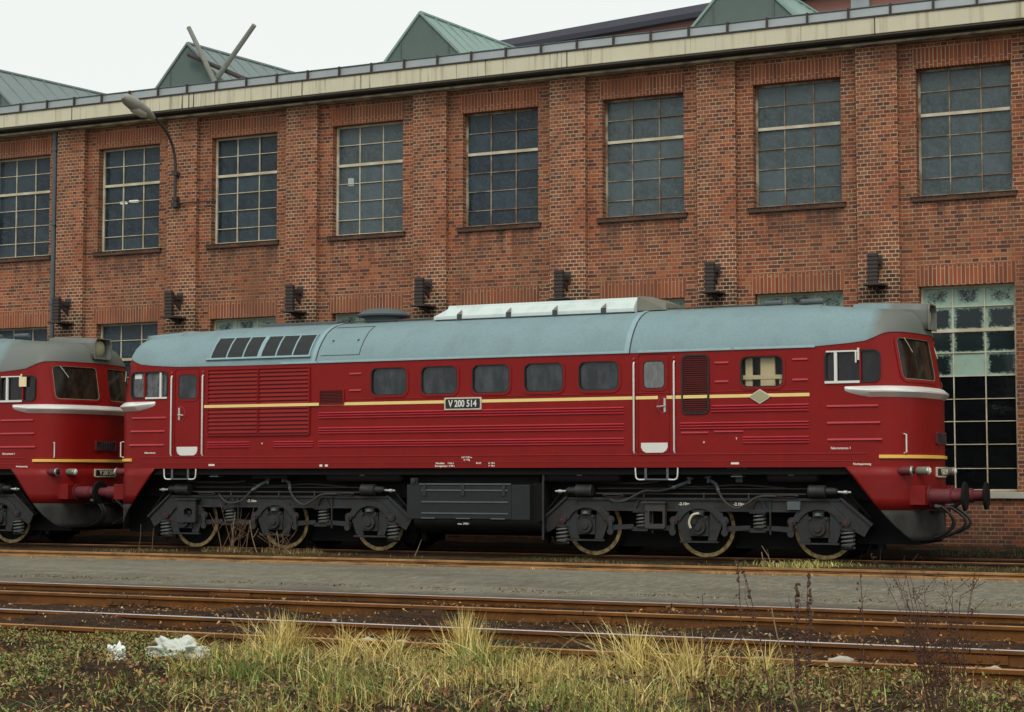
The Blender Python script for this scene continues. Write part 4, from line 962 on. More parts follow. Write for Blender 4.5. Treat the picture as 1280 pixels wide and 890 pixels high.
# dome ventilator, far-side hoods
m = MB(); m.lathe((-2.60, 0, 4.36), (0, 0, 1), [(0, .36), (.13, .36), (.14, .52), (.17, .53), (.25, .42), (.285, .3), (.30, .01)], 28); m.build('roof_fan_cover', 'greybox', roof, smooth=40)
for a in ((-6.3, -3.9, .2, .9, 4.30, 4.42), (-5.3, -3.5, -.25, .25, 4.36, 4.44), (4.2, 5.1, -.1, .5, 4.36, 4.415), (-2.1, -1.3, -.35, .3, 4.36, 4.40)): MB().box(*a).build('roof_box', 'greybox', roof, smooth=0, bevel=.01)
for a, b in ((5.2, 5.5), (5.85, 6.25)): MB().cyl((a, -.2, 4.42), (b, -.2, 4.42), .05).build('roof_horn', 'greybox', roof)
# --- plates, emblem, writing
p = MB(); patch(p, sm, rrect(-.47, .28, 2.60, 2.825, .015), 0, .028); sp = p.build('number_plate', 'platef', ROOT, smooth=0); p = MB(); patch(p, sm, rrect(-.445, .255, 2.625, 2.80, .02), .02, .031); p.build('plate_field', 'plateb', sp, smooth=0)
text_mesh('plate_lettering', 'V 200 514', .172, 'white', sp, (-.095, -1.509, 2.708), bold=.004, sx=.80)
p = MB(); patch(p, sm, [(5.5-.20, 2.735), (5.5, 2.61), (5.7, 2.735), (5.5, 2.86)], 0, .02); em = p.build('emblem', 'platef', ROOT, smooth=0); p = MB(); patch(p, sm, [(5.5-.17, 2.735), (5.5, 2.632), (5.67, 2.735), (5.5, 2.838)], .012, .024); p.build('emblem_field', 'ochre', em, smooth=0)
for txt, x, z, s in (('Dienstlast     116,6 t', -.47, 1.635, .045), ('Bremsgewicht  G 98 t', -.47, 1.585, .045), ('LüP 17,55 m', -.02, 1.74, .042), ('R + Mg', -.02, 1.695, .042), ('Br.KP', .22, 1.635, .045), ('G  98 t', .48, 1.635, .045), ('P  98 t', .48, 1.585, .045),
                     ('Fahrmotoren 1', 6.87, 1.86, .055), ('Hochspannung', 7.22, 1.60, .05), ('Fahrmotoren', -7.05, 1.86, .05), ('T', 5.08, 2.03, .05), ('o', 4.5, 1.98, .06), ('o', -4.42, 2.03, .06)):
    text_mesh('side_lettering', txt, s, 'whitemark', ROOT, (x, -1.4785, z), bold=.0012)
for x in (-5.58, 5.05): MB().box(x-.07, x+.07, -1.481, -1.474, 1.60, 1.635).build('jack_marking', 'whitemark', ROOT, smooth=0)
for x in (-3.1, -2.98): MB().box(x-.03, x+.03, -1.481, -1.474, 1.58, 1.62).build('jack_marking', 'whitemark', ROOT, smooth=0)
# --- underframe
m = MB(); m.box(-7.6, 7.6, -.95, .95, 1.001, 1.545); m.box(-7.3, 7.3, -1.40, 1.40, 1.43, 1.548); m.build('underframe', 'black', ROOT, smooth=0)
for a, b, z, r_ in ((5.50, 6.45, 1.42, .13), (1.35, 2.90, 1.42, .13), (-3.15, -1.45, 1.42, .13), (-6.9, -6.0, 1.44, .10)):
    m = MB(); m.lathe((a, -1.18, z), (1, 0, 0), [(0, .02), (.04, r_*.8), (.10, r_), (b-a-.10, r_), (b-a-.04, r_*.8), (b-a, .02)], 18); rs = m.build('air_reservoir', 'tankdark', ROOT)
    MB().box((a+b)/2-.05, (a+b)/2+.05, -1.318, -1.306, z-.01, z+.015).build('drain_plug', 'ochre', rs, smooth=0)
m = MB(); m.box(-4.75, -3.95, -1.32, -.9, 1.36, 1.54); m.build('equipment_box', 'black', ROOT, smooth=0); MB().box(5.0, 5.12, -1.30, -1.2, 1.30, 1.42).build('equipment_box', 'bogie', ROOT, smooth=0)
for x in (-5.58, 5.05):
    m = MB(); m.box(x-.17, x+.17, -1.40, -1.1, 1.515, 1.548); m.prism([(x-.14, 1.515), (x+.14, 1.515), (x+.07, 1.42), (x-.07, 1.42)], -1.38, -1.15); m.box(x-.10, x+.10, -1.40, -1.18, 1.39, 1.405); m.build('jacking_pad', 'greybox', ROOT, smooth=0)
for xa, xb in ((3.24, 4.02), (-6.72, -5.96)):
    m = MB(); m.box(xa+.17, xb-.17, -1.46, -1.30, 1.335, 1.36); m.box(xa+.17, xa+.21, -1.46, -1.44, 1.36, 1.56); m.box(xb-.21, xb-.17, -1.46, -1.44, 1.36, 1.56); st = m.build('door_step', 'greybox', ROOT, smooth=0)
    m = MB(); m.tube([(xa+.17, -1.46, 1.345), (xa+.06, -1.46, 1.345), (xa+.012, -1.46, 1.39), (xa, -1.46, 1.56)], .013, 6); m.tube([(xb-.17, -1.46, 1.345), (xb-.06, -1.46, 1.345), (xb-.012, -1.46, 1.39), (xb, -1.46, 1.56)], .013, 6); m.build('step_rail', 'white', st)
m = MB(); m.box(-1.27, 1.22, -1.45, 1.45, .62, 1.25); ft = m.build('fuel_tank', 'tank', ROOT, smooth=0, bevel=.012)
m = MB(); vs = [(-1.45+.0, .618), (-1.44, .56), (-1.36, .46), (-1.15, .37), (-.8, .33), (.8, .33), (1.15, .37), (1.36, .46), (1.44, .56), (1.45, .618)]; m.prism(vs, -1.12, 1.40, 'x'); m.build('tank_belly', 'black', ft, smooth=40)
m = MB(); m.box(1.222, 1.42, -1.30, 1.3, .56, 1.28); m.box(-1.2, 1.3, -1.2, 1.2, 1.25, 1.44); m.build('tank_saddle', 'black', ft, smooth=0)
m = MB(); m.box(-.98, .86, -1.462, -1.452, .635, 1.235)
m.build('battery_panel', 'tank', ft, smooth=0, bevel=.003)
for z, a, b in ((1.262, -1.0, .86), (1.15, -.95, .80), (.94, -.95, .80), (.735, -.95, .80)): MB().box(a, b, -1.478, -1.460, z-.014, z+.010).build('panel_rail', 'greybox', ft, smooth=0)
for x in (-.89, -.10, .72): MB().box(x-.03, x+.03, -1.486, -1.46, 1.05, 1.26).build('panel_latch', 'bogie', ft, smooth=0)
for x, w in ((-.82, .14), (-.1, .14), (.6, .14)): MB().box(x-w, x+w, -1.475, -1.46, .632, .652).build('panel_hinge', 'greybox', ft, smooth=0)
text_mesh('tank_lettering', 'max. 3900 l', .05, 'whitemark', ft, (-.10, -1.4535, .545)); m = MB(); m.box(-1.19, -1.05, -1.455, -1.40, 1.25, 1.37); m.cyl((-1.12, -1.49, 1.32), (-1.12, -1.455, 1.32), .045, n=12); m.build('filler_cap', 'bogie', ft, smooth=0)
MB().tube([(1.45, -1.35, 1.50), (1.45, -1.38, 1.3), (1.45, -1.38, .28)], .022, 6, smooth=False).build('vent_pipe', 'bogie', ft)

# --- bogies
def coil(mb, x, y, z0, z1, r, turns, wire):
    pts = []; nn = int(turns*10)
    for i in range(nn+1):
        t = i/nn; a = t*turns*2*math.pi; pts.append((x+r*math.cos(a), y+r*math.sin(a), z0+(z1-z0)*t))
    mb.tube(pts, wire, 5, smooth=False)
def arc(cx, cz, r0, r1, a0, a1, sx=1.0, n=14):
    A = [(cx+sx*r1*math.cos(math.radians(a0+(a1-a0)*i/n)), cz+r1*math.sin(math.radians(a0+(a1-a0)*i/n))) for i in range(n+1)]
    B = [(cx+sx*r0*math.cos(math.radians(a1+(a0-a1)*i/n)), cz+r0*math.sin(math.radians(a1+(a0-a1)*i/n))) for i in range(n+1)]
    return A+B
YF = -1.155
def bogie(cx, extra):
    m = MB(); Y0, Y1 = YF, YF+.05
    def both(poly, y0, y1):
        m.prism(poly, y0, y1); m.prism(poly, -y1, -y0)
    both([(cx-2.47, 1.02), (cx-2.2, .80), (cx+2.2, .80), (cx+2.47, 1.02)], Y0+.005, Y1)
    both([(cx-2.47, 1.03), (cx-2.47, .985), (cx+2.47, .985), (cx+2.47, 1.03)], Y0-.03, Y1+.1)          # top flange
    both([(cx-1.75, .83), (cx-1.75, .795), (cx+1.75, .795), (cx+1.75, .83)], Y0-.025, Y1+.1)
    for sg in (1, -1):
        both([(cx+sg*2.30, 1.029), (cx+sg*2.47, 1.029), (cx+sg*2.99, .61), (cx+sg*2.86, .40), (cx+sg*2.50, .60), (cx+sg*2.25, .80)], Y0-.012, Y1)
        both([(cx+sg*2.44, 1.04), (cx+sg*2.50, 1.04), (cx+sg*3.02, .615), (cx+sg*2.985, .575)], Y0-.05, Y1+.06)
    bf = m.build('bogie_frame', 'bogie', ROOT, smooth=0, bevel=.006)
    mt = MB(); mt.box(cx-2.3, cx+2.3, -.6, .6, .72, 1.0)
    mt.box(cx-2.75, cx+2.75, -.60, .60, .16, .719)  # added black box filling the shaded gaps between the wheels
    mt.build('motors_shade_block', 'black', bf, smooth=0)
    for dx in (-2.1, 0, 2.1):
        ax_ = cx+dx
        m = MB(); m.prism(arc(ax_, .50, .345, .455, 22, 158, 1.08), YF-.045, YF-.013)
        for sg in (1, -1):
            m.cyl((ax_+sg*.46, YF-.05, .64), (ax_+sg*.46, YF-.01, .64), .075, n=14)
        arch = m.build('equaliser_arch', 'bogie', bf, smooth=35, bevel=.004)
        m = MB()
        for sg in (1, -1): m.cyl((ax_+sg*.46, YF-.062, .64), (ax_+sg*.46, YF-.05, .64), .028, n=8)
        m.build('arch_bolt', 'red_dull', arch)
        m = MB()
        for sg in (1, -1):
            m.prism([(ax_+sg*.44, .67), (ax_+sg*.30, .30), (ax_+sg*.15, .30), (ax_+sg*.19, .80), (ax_+sg*.40, .82)], YF-.01, YF+.03)
        m.box(ax_-.345, ax_+.345, YF-.05, YF+.02, .265, .295); m.build('horn_guide', 'bogie', bf, smooth=0, bevel=.003)
        m = MB(); m.box(ax_-.17, ax_+.17, YF-.04, YF+.2, .38, .72); m.cyl((ax_, YF-.04, .53), (ax_, YF-.10, .53), .135, .125, 18); m.cyl((ax_, YF-.10, .53), (ax_, YF-.13, .53), .07, .06, 12); m.box(ax_-.09, ax_+.09, YF-.07, YF, .72, .80)
        for sg in (1, -1): m.cyl((ax_+sg*.14, YF-.05, .70), (ax_+sg*.14, YF-.09, .70), .03, n=8)
        if extra and dx == 0: m.box(ax_-.14, ax_-.02, YF-.16, YF-.12, .58, .66)
        ab = m.build('axle_box', 'bogie', bf, smooth=35, bevel=.004)
        m = MB(); m.lathe((ax_, YF-.075, .745), (0, 0, 1), [(0, .06), (.03, .05), (.05, .02)], 12); m.build('box_cap', 'greybox', ab)
        if extra and dx == 0:
            m = MB(); m.tube([(ax_-.10, YF-.18, .52), (ax_-.12, YF-.20, .62), (ax_-.06, YF-.20, .74), (ax_+.05, YF-.18, .77)], .022, 6); m.build('speed_cable', 'platef', ab)
        # wheelset: both wheels, far side too
        for sd3 in (-1, 1):
            m = MB(); m.lathe((ax_, .82*sd3, .525), (0, -sd3, 0), [(0, .10), (.01, .16), (.035, .18), (.05, .43), (.012, .452), (.0, .459), (.0, .520), (.01, .525), (.10, .527), (.115, .545), (.13, .553), (.14, .54), (.141, .1)], 48)
            m.mi = []
            nn = 48; segs_ = 12
            for k in range(segs_): m.mi += [1 if k in (4, 5, 6) else 0]*nn
            m.mi += [0, 0]; m.build('wheel', ['black', 'tyre'], bf, smooth=35)
        MB().cyl((ax_, -.7, .525), (ax_, .7, .525), .09, n=12).build('axle', 'black', bf)
        # link rods
        for sg in (1, -1):
            if abs(dx+sg*.5) > 2.3: continue
            m = MB(); xx = ax_+sg*.47; m.prism([(xx-.035, .64), (xx+.035, .64), (xx+.035, .44), (xx-.035, .44)], YF-.075, YF-.052); m.cyl((xx, YF-.08, .44), (xx, YF-.045, .44), .06, n=12); m.build('link_rod', 'bogie', bf, smooth=35)
    for dx in (-1.06, 1.06):
        m = MB(); coil(m, cx+dx, YF+.03, .50, .78, .10, 4.5, .019); m.build('coil_spring', 'spring', bf); m = MB(); m.box(cx+dx-.62, cx+dx+.62, YF-.01, YF+.06, .475, .525); m.box(cx+dx-.14, cx+dx+.14, YF-.10, YF+.15, .455, .485)
        m.prism([(cx+dx-.62, .45), (cx+dx-.62, .55), (cx+dx-.15, .57), (cx+dx-.15, .50)], YF-.03, YF-.012); m.prism([(cx+dx+.62, .45), (cx+dx+.62, .55), (cx+dx+.15, .57), (cx+dx+.15, .50)], YF-.03, YF-.012)
        m.box(cx+dx-.14, cx+dx+.14, YF-.10, YF+.15, .775, .795); m.prism([(cx+dx-.16, .83), (cx+dx-.11, .83), (cx+dx-.04, .985), (cx+dx-.08, .985)], YF-.025, YF+.0); m.prism([(cx+dx+.16, .83), (cx+dx+.11, .83), (cx+dx+.04, .985), (cx+dx+.08, .985)], YF-.025, YF); m.build('equaliser_beam', 'bogie', bf, smooth=0)
        MB().box(cx+dx+.19, cx+dx+.215, YF-.03, YF, .42, 1.0).build('hanger', 'bogie', bf, smooth=0)
    for sg in (-1, 1):
        x = cx+sg*2.58; m = MB(); coil(m, x, YF+.02, .22, .52, .105, 4.5, .020); m.build('coil_spring', 'spring', bf); MB().lathe((x, YF+.02, .50), (0, 0, 1), [(0, .13), (.03, .13), (.06, .08)], 14).build('spring_seat', 'bogie', bf); m = MB(); m.lathe((x, YF+.02, .185), (0, 0, 1), [(0, .10), (.03, .13), (.035, .12)], 14); m.build('spring_seat', 'bogie', bf)
        # brake cylinder with piston rod
        m = MB(); x0 = cx+sg*1.95; d3 = (sg, 0, 0); m.lathe((x0, YF-.09, 1.15), d3, [(0, .095), (.03, .115), (.05, .105), (.27, .105), (.30, .112), (.31, .07), (.47, .06), (.48, .045), (.5, .045)], 18); bc = m.build('brake_cylinder', 'bogie', bf)
        m = MB(); m.cyl((x0+sg*.49, YF-.09, 1.14), (x0+sg*.60, YF-.09, 1.135), .022, n=8); m.lathe((x0+sg*.60, YF-.09, 1.135), d3, [(0, .035), (.06, .035), (.07, .02), (.12, .02)], 8); m.build('piston_rod', 'steel', bc)
        m = MB(); m.tube([(x0+sg*.62, YF+.02, 1.12), (x0+sg*.75, YF+.02, 1.0), (x0+sg*1.0, YF+.05, .72)], .025, 6, smooth=False); m.prism([(x0+sg*.5, 1.1), (x0+sg*.72, 1.1), (x0+sg*.82, .85), (x0+sg*.75, .85)], YF+.05, YF+.08); m.build('brake_lever', 'black', bf)
        m = MB(); m.box(cx+sg*3.05-.05, cx+sg*3.05+.05, -.82, -.70, .2, .75); m.tube([(cx+sg*2.95, -.85, 1.2), (cx+sg*3.0, -.82, .6), (cx+sg*2.80, -.78, .12)], .02, 6); m.build('sand_pipe', 'black', bf)
    m = MB(); m.tube([(cx-1.9, YF-.06, 1.10), (cx+1.9, YF-.06, 1.10)], .013, 6, smooth=False); m.tube([(cx-1.9, YF+.03, 1.19), (cx+1.9, YF+.03, 1.19)], .011, 6, smooth=False)
    for dx in (-1.0, .1, .9): m.box(cx+dx-.01, cx+dx+.01, YF-.07, YF-.04, 1.02, 1.12)
    m.tube([(cx-1.7, YF-.05, 1.05), (cx-1.75, YF-.08, 1.08), (cx-1.45, YF-.08, 1.08), (cx-1.4, YF-.05, 1.05), (cx-1.7, YF-.05, 1.04)], .010, 5); m.tube([(cx+1.7, YF-.05, 1.05), (cx+1.75, YF-.08, 1.08), (cx+1.45, YF-.08, 1.08), (cx+1.4, YF-.05, 1.05), (cx+1.7, YF-.05, 1.04)], .010, 5)
    m.tube([(cx-.6, -1.05, 1.24), (cx+.0, -1.05, 1.22), (cx+.7, -1.05, 1.25), (cx+1.5, -1.05, 1.20)], .016, 6); m.tube([(cx-2.2, -1.0, 1.30), (cx-1.2, -1.0, 1.28), (cx-.8, -1.0, 1.31)], .02, 6); m.build('brake_pipe', 'pipe', bf)
    Yh = -1.27
    for sg, pts in ((1, [(.17, 1.34), (.29, 1.27), (.38, 1.15), (.49, .97), (.69, .86), (.89, .94), (1.05, 1.04), (1.23, 1.07), (1.47, 1.06)]), (-1, [(.17, 1.32), (.30, 1.27), (.45, 1.20), (.70, 1.15), (.95, 1.15), (1.12, 1.08), (1.3, .99), (1.5, .96), (1.7, 1.02)] if extra else [(.17, 1.30), (.30, 1.27), (.48, 1.13), (.68, .95), (.95, .88), (1.13, .94), (1.33, 1.06)])):
        m = MB(); P = [(cx+sg*x, Yh if 1 < i < len(pts)-1 else -1.15, z) for i, (x, z) in enumerate(pts)]; m.tube(P, .021, 8); hz = m.build('air_hose', 'pipe', bf)
        m = MB(); a = Vector(P[0]); b = Vector(P[2]); m.tube([P[0], P[1], P[2]], .03, 8); m.cyl(a+Vector((0, -.04, -.05)), a+Vector((0, -.04, .07)), .022, n=8); m.cyl(a+Vector((-.06*sg, -.03, .04)), a+Vector((.05*sg, -.03, .05)), .02, n=8); m.build('hose_valve', 'greybox', hz)
    if extra:
        m = MB(); q_ = rrect(cx-.97, cx-.60, .50, .93, .03); q2 = rrect(cx-.89, cx-.64, .58, .80, .02); ringp(m, lambda u, v, o: Vector((u, YF-.10-o, v)), q_, q2, -.09, 0); m.box(cx-1.02, cx-.58, YF-.13, YF, .935, .965); m.build('step_bracket', 'pipe', bf, smooth=0)
        for x in (-.27, .72): text_mesh('bogie_lettering', '-2.10m-', .07, 'whitemark', bf, (cx+x, YF-.002, .925), bold=.0015)
        MB().box(cx+1.58, cx+1.80, YF-.10, YF, .84, .98).build('junction_box', 'greybox', bf, smooth=0, bevel=.004)
    else:
        text_mesh('bogie_lettering', '-2.10m-', .07, 'whitemark', bf, (cx-.55, YF-.002, .925), bold=.0015)
        m = MB(); q_ = rrect(cx-2.22, cx-1.78, .50, .93, .03); q2 = rrect(cx-2.06, cx-1.86, .60, .78, .08); ringp(m, lambda u, v, o: Vector((u, YF-.14-o, v)), q_, q2, -.06, 0); m.box(cx-2.26, cx-1.74, YF-.17, YF, .935, .965); m.build('step_bracket', 'bogie', bf, smooth=0)
    return bf
bogie(-4.3, False); bogie(4.3, True)

# second locomotive: a copy of the whole tree, dirtier roof
def copy_tree(o, parent=None):
    c = o.copy(); C.objects.link(c)
    if parent is not None: c.parent = parent
    for ch in list(o.children): copy_tree(ch, c)
    return c
L2 = copy_tree(ROOT); L2.location = (-17.5, 0, 0)
L2['label'] = 'red diesel locomotive with grimy grey roof, coupled behind at the left edge'
def walk(o):
    yield o
    for c in o.children: yield from walk(c)
for o in list(walk(L2)):
    if o.type == 'MESH':
        for sl in o.material_slots:
            if sl.material and sl.material.name == 'roof_paint_mat': sl.link = 'OBJECT'; sl.material = M['roof_dirty']
m = MB(); m.box(7.14, 7.32, -1.512, -1.492, 3.24, 3.44); o = m.build('cab_card', 'beige', L2, smooth=0)

# ================================================================== VEGETATION AND LITTER
def blades(name, N, area, hrange, wrange, palette, lean=.5, density=None, zoff=0, nseg=3, droop=.5):
    x0, x1, y0, y1 = area; V = np.zeros((N, (nseg+1)*2, 3)); Cc = np.zeros((N, (nseg+1)*2, 4)); cnt = 0
    while cnt < N:
        x = rng.uniform(x0, x1); y = rng.uniform(y0, y1)
        if density is not None:
            dd = density(x, y)
            if rng.random() > dd: continue
        else: dd = 1
        hx = rng.uniform(*hrange) if not callable(hrange) else hrange(x, y); w = rng.uniform(*wrange); a = rng.uniform(0, 2*math.pi); ln = rng.normal(0, lean)*hx; la = rng.uniform(0, 2*math.pi)
        z = gh(x, y)+zoff; c = palette(x, y); bx, by = math.cos(a)*w/2, math.sin(a)*w/2
        for k in range(nseg+1):
            t = k/nseg; ox = math.cos(la)*ln*t*t; oy = math.sin(la)*ln*t*t; zz = z+hx*(t-droop*.35*t*t*min(1, abs(ln)/hx)); ww = (1-t)**.7
            V[cnt, 2*k] = (x+ox-bx*ww, y+oy-by*ww, zz); V[cnt, 2*k+1] = (x+ox+bx*ww+.0003, y+oy+by*ww, zz)
            Cc[cnt, 2*k:2*k+2] = (*c, 1)
        cnt += 1
    k = (nseg+1)*2; me = bpy.data.meshes.new(name); base = (np.arange(N)*k)[:, None, None]
    q_ = np.array([[2*i, 2*i+1, 2*i+3, 2*i+2] for i in range(nseg)])[None]; F_ = (base+q_).reshape(-1, 4)
    me.vertices.add(N*k); me.vertices.foreach_set('co', V.reshape(-1)); me.loops.add(len(F_)*4); me.loops.foreach_set('vertex_index', F_.reshape(-1)); me.polygons.add(len(F_))
    me.polygons.foreach_set('loop_start', np.arange(len(F_))*4); me.polygons.foreach_set('loop_total', np.full(len(F_), 4)); me.update(calc_edges=True)
    A = me.attributes.new('col', 'FLOAT_COLOR', 'POINT'); A.data.foreach_set('color', Cc.reshape(-1)); me.materials.append(M['blade']); me.validate()
    o = bpy.data.objects.new(name, me); C.objects.link(o); return o
def pick(cols, v=.25):
    c = cols[rng.integers(len(cols))]; k = 1+rng.uniform(-v, v); return tuple(min(1, q*k) for q in c)
GREEN = [(.13, .20, .035), (.19, .25, .05), (.085, .15, .04), (.24, .27, .07)]; STRAW = [(.66, .52, .17), (.54, .42, .13), (.74, .62, .28), (.42, .33, .10)]; BROWN = [(.14, .07, .03), (.20, .10, .04), (.10, .05, .03), (.24, .15, .06)]
def UU(x, y): return float(np.interp((x-14.81)/max(.5, y+30.39), [-.885, -.482, -.176], [0, 640, 1280]))   # bearing along the verge
def gpal(x, y):
    s = noise.noise((x*1.1, y*1.1, 1)); u = UU(x, y); r_ = rng.random()
    if u > 880: return pick(BROWN if r_ < .66 else (GREEN if r_ < .86 else STRAW))
    if u < 230: return pick(GREEN if r_ < .40+s*.5 else (BROWN if r_ < .8 else STRAW))
    st = .60 if u < 420 else (.72 if u < 570 else (.50 if u < 700 else .74))
    if y < -19.6: st *= .6
    return pick(STRAW if r_ < st+s*.8 else (GREEN if r_ < .84 else BROWN))
def gden(x, y):
    u = UU(x, y); p = sstep((.12+noise.noise((x*1.6, y*1.6, 0)))*1.8)
    b_ = .16 if u < 230 else (.30 if u > 880 else .95)
    return b_*(.06+.94*p)
def ght(x, y):
    s = .5+noise.noise((x*1.7, y*1.7, 2)); u = UU(x, y); base = .06+.12*max(0, s)
    if y > -18.0: base *= .6
    if u < 230: base *= .5
    return base*rng.uniform(.4, 1.5)
tag(blades('grass', 21000, (3.0, 17, -23.5, -17.45), ght, (.005, .011), gpal, .85, gden), kind='stuff')
def bogden(x, y):
    k = sstep((noise.noise((x*.55, y*.7, 4))-.02)*4); return k
tag(blades('sparse_track_weeds', 2600, (-9, 14, -3.4, -1.7), (.015, .075), (.006, .014), lambda x, y: pick([(.07, .10, .03), (.10, .12, .04)] if (noise.noise((x*.4, 0, 0)) > -.1 and rng.random() < .65) else [(.22, .17, .08), (.13, .09, .04)]), 1.1, bogden), kind='stuff')
tag(blades('straw_by_last_wheel', 700, (5.6, 7.6, -3.3, -2.2), (.03, .13), (.006, .014), lambda x, y: pick(STRAW+GREEN), 1.2, lambda x, y: math.exp(-((x-6.6)/.5)**2)), kind='stuff')
tag(blades('wall_foot_weeds', 2600, (7.5, 15, -.6, 3.2), (.03, .14), (.008, .02), lambda x, y: pick([(.03, .045, .015), (.05, .04, .02), (.03, .025, .015)]), .8, lambda x, y: sstep((noise.noise((x*.7, y*.7, 4))+.15)*2)), kind='stuff')
tag(blades('matted_straw', 9000, (3.0, 17, -23.5, -17.45), (.03, .07), (.004, .009), lambda x, y: pick([(.40, .31, .14), (.28, .20, .09), (.50, .42, .22), (.18, .11, .05)]), 4.5, lambda x, y: .35 if UU(x, y) < 230 else (.5 if UU(x, y) > 880 else 1.), droop=1.2), kind='stuff')
# low leafy ground cover and dead leaves
def leaves(name, N, area, size, cols, density=None, flat=.5, zoff=.01, hmax=.05):
    x0, x1, y0, y1 = area; vs = []; fs = []; cs = []; c_ = 0
    while c_ < N:
        x = rng.uniform(x0, x1); y = rng.uniform(y0, y1)
        if density is not None and rng.random() > density(x, y): continue
        s = rng.uniform(*size); a = rng.uniform(0, 6.28); tx, ty_ = rng.normal(0, flat, 2); z = gh(x, y)+zoff+rng.uniform(0, hmax); c = pick(cols)
        u = Vector((math.cos(a), math.sin(a), tx)); v = Vector((-math.sin(a), math.cos(a), ty_)); p = Vector((x, y, z))
        b = len(vs); vs += [tuple(p-u*s), tuple(p-v*s*.5+u*s*.2+Vector((0, 0, s*.2))), tuple(p+u*s), tuple(p+v*s*.5+u*s*.2+Vector((0, 0, s*.2)))]; fs += [(b, b+1, b+2, b+3)]; cs += [(*c, 1)]*4; c_ += 1
    me = bpy.data.meshes.new(name); me.from_pydata(vs, [], fs); A = me.attributes.new('col', 'FLOAT_COLOR', 'POINT'); A.data.foreach_set('color', np.array(cs).reshape(-1)); me.materials.append(M['blade'])
    o = bpy.data.objects.new(name, me); C.objects.link(o); return o
tag(leaves('ground_cover', 30000, (3, 17, -23.5, -17.5), (.006, .017), GREEN+[(.20, .17, .07), (.26, .21, .09)]+[(.24, .22, .08), (.15, .11, .04), (.30, .26, .10)], lambda x, y: sstep((noise.noise((x*1.3, y*1.3, 7))+(.30 if (UU(x, y) < 260) else .05))*2.2)*(1 if (UU(x, y) < 260 or UU(x, y) > 860) else .45), .7, .01, .10), kind='stuff')
tag(leaves('dead_leaves', 26000, (2, 17, -23.5, -11.9), (.010, .026), BROWN+BROWN+[(.34, .20, .07), (.42, .30, .14), (.22, .06, .03)], lambda x, y: (1 if y < -17.45 else (.12+.45*sstep(noise.noise((x*.8, y, 7))*3))), .5, .006, .05), kind='stuff')
tag(leaves('gravel_and_litter', 9000, (-14, 17, -17.0, -12.0), (.008, .02), [(.16, .11, .07), (.28, .20, .12), (.10, .07, .05), (.40, .30, .18), (.05, .035, .03)], None, .5, .0, .01), kind='stuff')

def tuft(x, y, n_, h, lab, spread=.16, cols=STRAW, lean=.45, w=(.004, .009)):
    N = int(n_*.62); V = []; Fs = []; cs = []
    z0 = -.01
    for i in range(N):
        a = rng.uniform(0, 6.28); rr_ = abs(rng.normal(0, spread)); px, py = math.cos(a)*rr_, math.sin(a)*rr_*.6; hh = h*rng.uniform(.45, 1.05); ln = rng.normal(0, lean)*hh; la = rng.uniform(0, 6.28); wd = rng.uniform(*w); c = pick(cols)
        b = len(V); bx = math.cos(a+1.5)*wd/2; by = math.sin(a+1.5)*wd/2
        for k in range(5):
            t = k/4; ox = (math.cos(la)*ln+px*.8)*t**2; oy = math.sin(la)*ln*t**2*.6; ww = (1-t)**.6; zz = z0+hh*(t-.3*t*t*min(1, abs(ln)/hh*1.3))
            V += [(px+ox-bx*ww, py+oy-by*ww, zz), (px+ox+bx*ww, py+oy+by*ww+.0004, zz)]; cs += [(*c, 1)]*2
        Fs += [(b+2*k, b+2*k+1, b+2*k+3, b+2*k+2) for k in range(4)]
    me = bpy.data.meshes.new('grass_tuft'); me.from_pydata(V, [], Fs); A = me.attributes.new('col', 'FLOAT_COLOR', 'POINT'); A.data.foreach_set('color', np.array(cs).reshape(-1)); me.materials.append(M['blade'])
    o = bpy.data.objects.new('grass_tuft', me); C.objects.link(o); o.location = (x, y, gh(x, y)); tag(o, lab, 'grass tuft', 'straw-coloured grass tufts beside the near track'); return o
TW = (.006, .013)
tuft(6.95, -18.25, 420, .40, 'yellow grass tuft just right of the crumpled pale sheet', .15, lean=.6, w=TW)
tuft(7.55, -18.2, 240, .36, 'arching straw tuft around the thin white slab, second from left', .22, lean=.9, w=TW)
tuft(8.42, -17.95, 460, .46, 'tallest upright straw tuft, in front of the pale stones between the rails', .11, lean=.30, w=TW)
tuft(8.85, -18.5, 260, .30, 'low straw and green tuft right of the tallest tuft', .22, STRAW+GREEN, .8, TW)
tuft(9.95, -18.2, 340, .46, 'leaning straw tuft right of the middle of the verge, reaching over the near rail', .18, lean=.75, w=TW)
tuft(10.5, -18.6, 380, .38, 'broad golden tuft on the right half of the verge', .26, lean=.7, w=TW)
tuft(7.4, -19.0, 300, .26, 'short yellow-green tuft low in front of the leftmost tall tuft', .25, STRAW+GREEN, .9, TW)
tuft(10.85, -18.05, 200, .34, 'thin straw tuft at the right end of the straw-coloured grass', .18, lean=.8, w=TW)
tuft(8.0, -18.35, 220, .34, 'straw tuft between the arching tuft and the tallest tuft', .15, lean=.8, w=TW)
tag(leaves('road_edge_litter', 2600, (-14, 17, -11.66, -10.9), (.007, .02), BROWN+[(.30, .22, .12), (.10, .12, .05)], lambda x, y: sstep((-11.15-y+noise.noise((x*1.4, y*2, 3))*.6)*2), .4, .145, .0), kind='stuff')
tag(blades('road_edge_grass', 1600, (-14, 16, -5.95, -5.35), (.015, .07), (.006, .012), lambda x, y: pick(STRAW[:1]+[(.12, .14, .05), (.20, .15, .07)]), 1.2, lambda x, y: sstep((noise.noise((x*.9, y*3, 2))-.12)*5), zoff=.05), kind='stuff')
